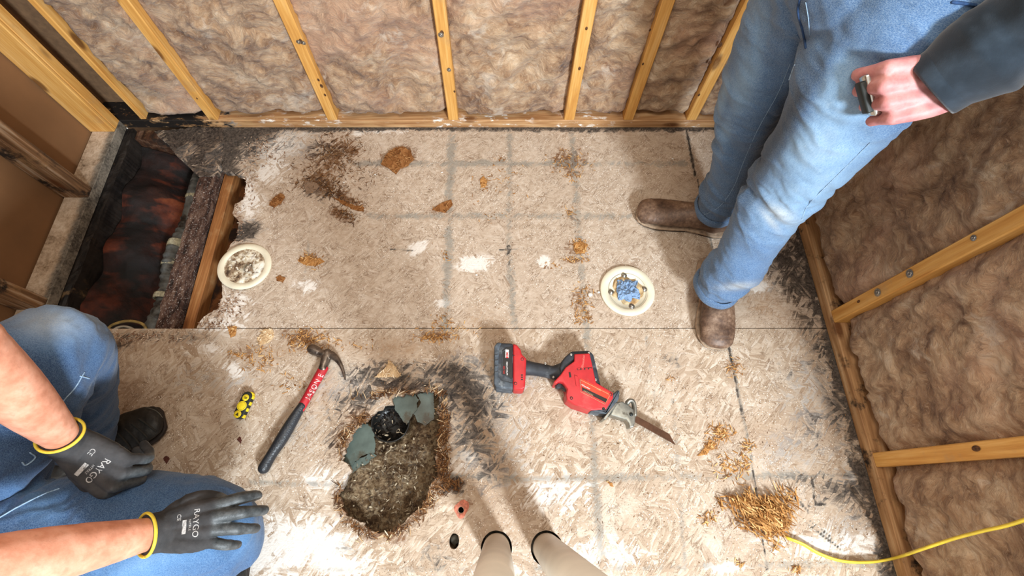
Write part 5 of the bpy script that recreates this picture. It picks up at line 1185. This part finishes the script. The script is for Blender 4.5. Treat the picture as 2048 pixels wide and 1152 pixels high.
# sweatshirt
SW = N('charcoal_fleece'); v = SW.co(); f = SW.noise(v, 20, 5); g = SW.noise(v, 600, 2)
SW.out(SW.ramp(f, [(.3, (28, 36, 44)), (.5, (38, 48, 58)), (.7, (52, 64, 76))]), .9, SW.bump(g, .25, .001), spec=.1, **{'Sheen Weight': .3})
wf = wr-(wr-U(1785, 186, .852)).normalized()*.050
upn = tuple(Mh.to_3x3() @ Vector((0, 0, 1)))
S_ = [tube([wf, wf+(elb-wf)*.12, wf+(elb-wf)*.35, wf+(elb-wf)*.7, elb, elb+(shl-elb)*.5, shl], [(.046, .040), (.056, .052), (.066, .062), (.070, .068), (.066, .064), (.068, .066), (.07, .07)], 30, 6, cap='flat', up=upn),
      tube([wrr+(elr-wrr)*.1, wrr+(elr-wrr)*.5, elr, shr], [.044, .056, .060, .068], 26, 6, cap='flat'),
      tube([pel+V3(.008, 0, .075), pel+V3(.01, 0, .16), pel+V3(.012, 0, .30), V3(.64, .78, 1.36), V3(.638, .78, 1.45)], [(.170, .136), (.165, .130), (.185, .130), (.195, .115), (.09, .08)], 36, 5, cap='flat', up=(1, .35, 0)), tube([shr, V3(.64, .78, 1.41), shl], [.07, .088, .07], 24, 5)]
sm_ = remesh(join(*S_), .0045, 7, .6)
def sf(c):
    d = np.minimum(np.linalg.norm(c-np.array(wf), axis=1), 9); e = sm(.05, .10, d)
    return e*(wrinkle(c, (wf-elb), 20, 4, 31)*.014+wrinkle(c, (.3, 1, .2), 16, 5, 36)*.008)
folds(sm_, sf); sweat = link('sweatshirt', sm_, SW.m, man, True)
# cuff band
t_ = (elb-wf).normalized(); Mc = frame(wf, t_, Vector(upn))
cf = []
for h, k in [(-.004, .95), (-.006, 1.02), (-.002, 1.07), (.02, 1.08), (.045, 1.09), (.052, 1.0)]:
    cf += [Mc @ Vector((h, math.cos(u)*.0475*k, math.sin(u)*.0415*k)) for u in np.arange(36)*2*PI/36]
F = [(i*36+j, i*36+(j+1) % 36, (i+1)*36+(j+1) % 36, (i+1)*36+j) for i in range(5) for j in range(36)]
link('cuff', mesh(cf, F), SW.m, sweat, True)
# the small tool in his fist
TM = Mh @ Matrix.Translation((.092, -.003, -.024)) @ Matrix.Scale(.8, 4)
tl = empty('folding_tool', TM.translation, 'small black and silver tool gripped in the standing man\'s fist', 'tool')
CHR = plain('polished_steel', (206, 206, 200), .2, .95, var=.04)
link('steel_frame', box(-.006, .012, -.034, .034, -.010, .010, .003, 2, TM @ Matrix.Rotation(.25, 4, 'Z')), CHR, tl, True)
link('black_scale', box(.009, .021, -.026, .026, -.009, .009, .003, 2, TM @ Matrix.Rotation(.25, 4, 'Z')), GBK, tl, True)
link('pivot', lathe([(.004, 0), (.0035, .002), (0, .002)], 14, TM @ Matrix.Rotation(.25, 4, 'Z') @ Matrix.Translation((.003, .0, .010))), SCREW, tl, True)

# ---- the kneeling worker ------------------------------------------------
wk = empty('person', (-.95, .05, 0), 'person crouching at the lower left in dusty jeans and black knit gloves with yellow cuffs', 'person')
K1, K2, PV = U(108, 697, .46), U(442, 1060, .27), V3(-1.04, -.09, .40)
A1, A2 = V3(-1.085, .135, .085), V3(-.86, -.17, .075)
w1, e1 = U(140, 888, .475), U(-75, 690, .745); w2, e2 = U(318, 1064, .42), U(-125, 1160, .655)
SL, SR = V3(-.93, .20, 1.0), V3(-.95, -.30, .98); HD = V3(-.80, -.03, 1.20)
v1 = V3(-.10, -.25, 1); v2 = V3(-.12, 0, 1)
M1 = frame(w1, U(274, 984, .415)-w1, v1) @ Matrix.Scale(1.13, 4); M2 = frame(w2, U(480, 1036, .405)-w2, v2) @ Matrix.Scale(.97, 4)
c_1 = [(62, 70, 30), (66, 72, 30), (60, 70, 30), (52, 66, 30)]; s_1 = [6, 1, -3, -8]
t_1 = [(.020, .024, -.010), (.046, .042, -.016), (.074, .050, -.020), (.098, .046, -.024), (.116, .038, -.030)]
c_2 = [(20, 30, 18), (18, 32, 20), (22, 34, 20), (30, 36, 20)]; s_2 = [9, 0, -9, -20]
t_2 = [(.018, .026, -.008), (.046, .044, -.010), (.072, .048, -.014), (.096, .040, -.020), (.112, .030, -.026)]
B = [tube([e1, w1+(e1-w1)*.55, w1], [.046, .042, (.026, .024)], 22, 6), tube([SL, e1], [.056, .048], 20, 6), tube([e2, w2+(e2-w2)*.55, w2], [.047, .042, (.026, .024)], 22, 6), tube([SR, e2], [.056, .048], 20, 6)]
B += hand_parts(M1, c_1, s_1, t_1, .72, mir=-1)+hand_parts(M2, c_2, s_2, t_2, .75)
B += [blob(PV, (.12, .15, .12)), tube([PV, V3(-1.04, -.07, .62), V3(-1.0, -.05, .85), V3(-.93, -.05, 1.04)], [(.13, .11), (.13, .11), (.16, .12), (.09, .08)], 26, 5, up=(1, 0, 0)), tube([SL, V3(-.95, -.05, 1.03), SR], [.06, .09, .06], 20, 5), tube([V3(-.94, -.05, 1.02), HD-V3(.03, 0, .06)], [.06, .054], 18, 3)]
B += [tube([PV+V3(.03, .07, 0), K1, A1], [.065, .045, .028], 18, 6), tube([PV+V3(.03, -.05, 0), K2, A2], [.065, .045, .028], 18, 6), tube([A1, A1+V3(.06, .02, -.035)], [.022, .016], 12, 3), tube([A2, A2+V3(.05, -.01, -.035)], [.022, .016], 12, 3)]
B += head_parts(HD, V3(.9, .05, -.6))
me = remesh(join(*B), .0045, 5); folds(me, lambda c: .0010*(fbm(c[:, 0]*40, c[:, 1]*40, c[:, 2]*40, s=6)-.5)*2)
link('body', me, SK2, wk, True); eyes(wk, HD, V3(.9, .05, -.6)); link('hair', hair_cap(HD, V3(.9, .05, -.6)), HAIR, wk, True)
# t-shirt with short sleeves (beyond the left edge of the view)
TS = plain('dark_red_cotton', (96, 36, 44), .9, var=.15, sc=12, bump=.2)
S_ = [tube([PV+V3(0, 0, .06), V3(-1.04, -.07, .62), V3(-1.0, -.05, .85), V3(-.94, -.05, 1.02)], [(.165, .14), (.165, .14), (.19, .14), (.11, .10)], 32, 5, cap='flat', up=(1, 0, 0)), tube([SL, V3(-.95, -.05, 1.03), SR], [.078, .105, .078], 24, 5), tube([SL, SL+(e1-SL)*.6], [.076, .066], 22, 4, cap='flat'), tube([SR, SR+(e2-SR)*.6], [.076, .066], 22, 4, cap='flat')]
me = remesh(join(*S_), .006, 6); folds(me, lambda c: wrinkle(c, (.2, .3, 1), 16, 4, 8)*.008); link('t_shirt', me, TS, wk, True)
# jeans
J = [tube([A1+V3(.005, 0, .03), A1+(K1-A1)*.45, K1, K1+(PV-K1)*.5+V3(0, 0, .02), PV+V3(-.01, .08, 0)], [(.068, .064), (.070, .070), (.088, .086), (.105, .105), (.12, .12)], 32, 6, up=(0, 0, 1)),
     tube([A2+V3(-.01, 0, .0), A2+(K2-A2)*.45, K2, K2+(PV-K2)*.5+V3(0, 0, .015), PV+V3(-.01, -.06, 0)], [(.066, .062), (.078, .074), (.092, .084), (.118, .106), (.13, .125)], 32, 6, up=(0, 0, 1)),
     blob(PV+V3(-.02, 0, -.01), (.16, .185, .15))]
jm = remesh(join(*J), .0048, 8, .6)
def jf2(c):
    k1 = np.exp(-(np.linalg.norm(c-np.array(K1), axis=1)/.10)**2); k2 = np.exp(-(np.linalg.norm(c-np.array(K2), axis=1)/.11)**2); m = 1-.8*np.maximum(k1, k2)
    return m*(wrinkle(c, (K1-A1), 22, 5, 41)*.012+wrinkle(c, (K2-PV), 17, 4, 47)*.016)+.003*(fbm(c[:, 0]*18, c[:, 1]*18, c[:, 2]*18, s=2)-.5)
folds(jm, jf2)
wearmap(jm, [(110, 650, 90, 50, 0, .62), (330, 1110, 170, 60, -20, .5), (60, 1000, 90, 50, 20, .25), (480, 1060, 40, 60, 0, .5), (200, 1130, 120, 40, 0, .3)], [(60, 880, 90, 60, 40, .45), (180, 780, 40, 70, 60, .22), (170, 930, 60, 60, 0, .55), (40, 940, 90, 30, 0, .4)], [(100, 645, 80, 36, 0, .35)])
j2 = link('jeans', jm, DEN2, wk, True); jt2 = world_tree(j2)
for pts, r, m, nm in [([(168, 745), (150, 775), (128, 800), (110, 830)], .0012, THR, 'inseam'), ([(0, 1035), (40, 1012), (85, 990), (118, 978)], .0014, THR, 'inseam'), ([(60, 905), (70, 915), (52, 930), (44, 925)], .0014, THR, 'stitching'), ([(160, 752), (178, 757)], .0014, THR, 'stitching')]:
    d_ = drape(pts, jt2, r)
    if d_ is not None: link(nm, d_, m, j2, True)
BKL = N('black_boot_leather'); v = BKL.co(); f = BKL.noise(v, 30, 6, .7)
BKL.out(BKL.ramp(f, [(.35, (14, 14, 14)), (.55, (32, 32, 32)), (.7, (62, 62, 60))]), .55, BKL.bump(f, .3, .002), spec=.4)
bt, _ = boot(wk, U(100, 950, 0), U(332, 840, 0), .315, .112, BKL.m, A1+V3(0, 0, .14), square=False)
T_ = world_tree(bt)
for k in range(4):
    d_ = drape([(236+k*14, 868-k*10), (252+k*15, 884-k*11), (262+k*16, 898-k*12)], T_, .0028, .001)
    if d_ is not None: link('lace', d_, plain('dark_lace', (46, 46, 44), .8), bt, True)
d_ = drape([(292, 815), (312, 822), (326, 838), (328, 858), (316, 878)], T_, .0012, .0004)
if d_ is not None: link('toe_seam', d_, plain('grey_scuff', (96, 94, 88), .8), bt, True)
boot(wk, V3(-.93, -.20, 0), V3(-.63, -.19, 0), .30, .108, BKL.m, A2+V3(0, 0, .1), square=False)
# gloves
GK = N('black_knit_glove'); v = GK.co(); _, ga_r, _, _ = GK.at('coat'); f = GK.noise(v, 30, 4); g = GK.noise(v, 700, 2); h = GK.noise(v, 60, 5, .7)
kn = GK.ramp(f, [(.3, (42, 42, 43)), (.7, (70, 69, 70))]); ctg = GK.ramp(h, [(.35, (48, 52, 54)), (.6, (78, 82, 84)), (.75, (108, 112, 114))])
GK.out(GK.mix(ga_r, kn, ctg), GK.step(ga_r, 0, 1, .92, .42), GK.bump(GK.math('ADD', g, GK.math('MULTIPLY', h, .6)), .3, .0015), spec=.35)
GPR = plain('glove_print', (176, 174, 172), .7, var=.2, sc=500)
def glove(M, curls, spr, th, mir, fore, name_lab, cuff_l):
    parts = hand_parts(M, curls, spr, th, 1.22, mir, palm=1.05)
    up_ = tuple(M.to_3x3() @ Vector((0, 0, 1))); o0 = M.translation
    dirf = (Vector(fore)-o0).normalized()
    parts.append(tube([o0+dirf*cuff_l, o0+dirf*cuff_l*.5, M @ Vector((.0, 0, 0)), M @ Vector((.03, 0, -.002))], [(.0355, .0325), (.0345, .0315), (.035, .029), (.036, .022)], 28, 5, cap='flat', up=up_))
    me = remesh(join(*parts), .0022, 5, .5)
    c = getco(me); Mi = np.array(M.inverted()); L = c@Mi[:3, :3].T+Mi[:3, 3]
    nz = getno(me)@np.array(M.to_3x3().inverted()).T
    ct_ = np.clip(np.maximum(sm(.092, .104, L[:, 0]+(fbm(c[:, 0]*60, c[:, 1]*60, c[:, 2]*60)-.5)*.012), sm(.0, -.35, nz[:, 2])*sm(-.005, .02, L[:, 0])), 0, 1)
    attr(me, 'coat', ct_)
    folds(me, lambda c: (wrinkle(c, (M.to_3x3() @ Vector((1, 0, 0))), 45, 9, 3)*.0016+(fbm(c[:, 0]*90, c[:, 1]*90, c[:, 2]*90, s=5)-.5)*.0014))
    g_ = link('glove', me, GK.m, wk, True)
    e = o0+dirf*cuff_l; Mc = frame(e, dirf, Vector(up_)); Q = [Mc @ Vector((0, math.cos(u)*.0360, math.sin(u)*.0330)) for u in np.arange(41)*2*PI/40]
    link('cuff', tube(Q, [(.0026, .0030)]*41, 10, 1, cap='flat'), plain('yellow_elastic', (222, 196, 66), .6), g_, True)
    return g_, world_tree(g_), up_
g1, gt1, u1_ = glove(M1, c_1, s_1, t_1, -1, e1, 'left', .034)
g2, gt2, u2_ = glove(M2, c_2, s_2, t_2, 1, e2, 'right', .022)
def gprint(M, tree, upv, parent, items):
    n_ = -Vector(upv)
    for s, lx, ly, size, rot in items:
        R = M @ Matrix.Translation((lx, ly, .03)) @ Matrix.Rotation(math.radians(rot), 4, 'Z')
        link('print', text(s, size, R, onto=tree, d=n_, off=.0005, sub=1), GPR, parent)
gprint(M1, gt1, u1_, g1, [('RAYGO', .062, .000, .0140, -90), ('CE', .036, .020, .0110, -90), ('NITRILE', .052, -.004, .0055, -90)])
gprint(M2, gt2, u2_, g2, [('RAYGO', .070, .004, .0145, -90), ('CE', .040, .018, .0100, -90), ('NITRILE', .060, .002, .0055, -90)])
for M, tree, upv, parent, lx in ((M1, gt1, u1_, g1, .043), (M2, gt2, u2_, g2, .051)):
    me = box(-.0035, .0035, -.012, .012, 0, .0002); bm = bmesh.new(); bm.from_mesh(me); bmesh.ops.subdivide_edges(bm, edges=bm.edges, cuts=6); me = from_bm(bm); me.transform(M @ Matrix.Translation((lx, -.012 if M is M1 else .0, .03)))
    dv = -Vector(upv)
    for q in me.vertices:
        h = tree.ray_cast(q.co-dv*.1, dv, .3)
        if h[0] is not None: q.co = h[0]-dv*.0006
    link('print_bar', me, GPR, parent)
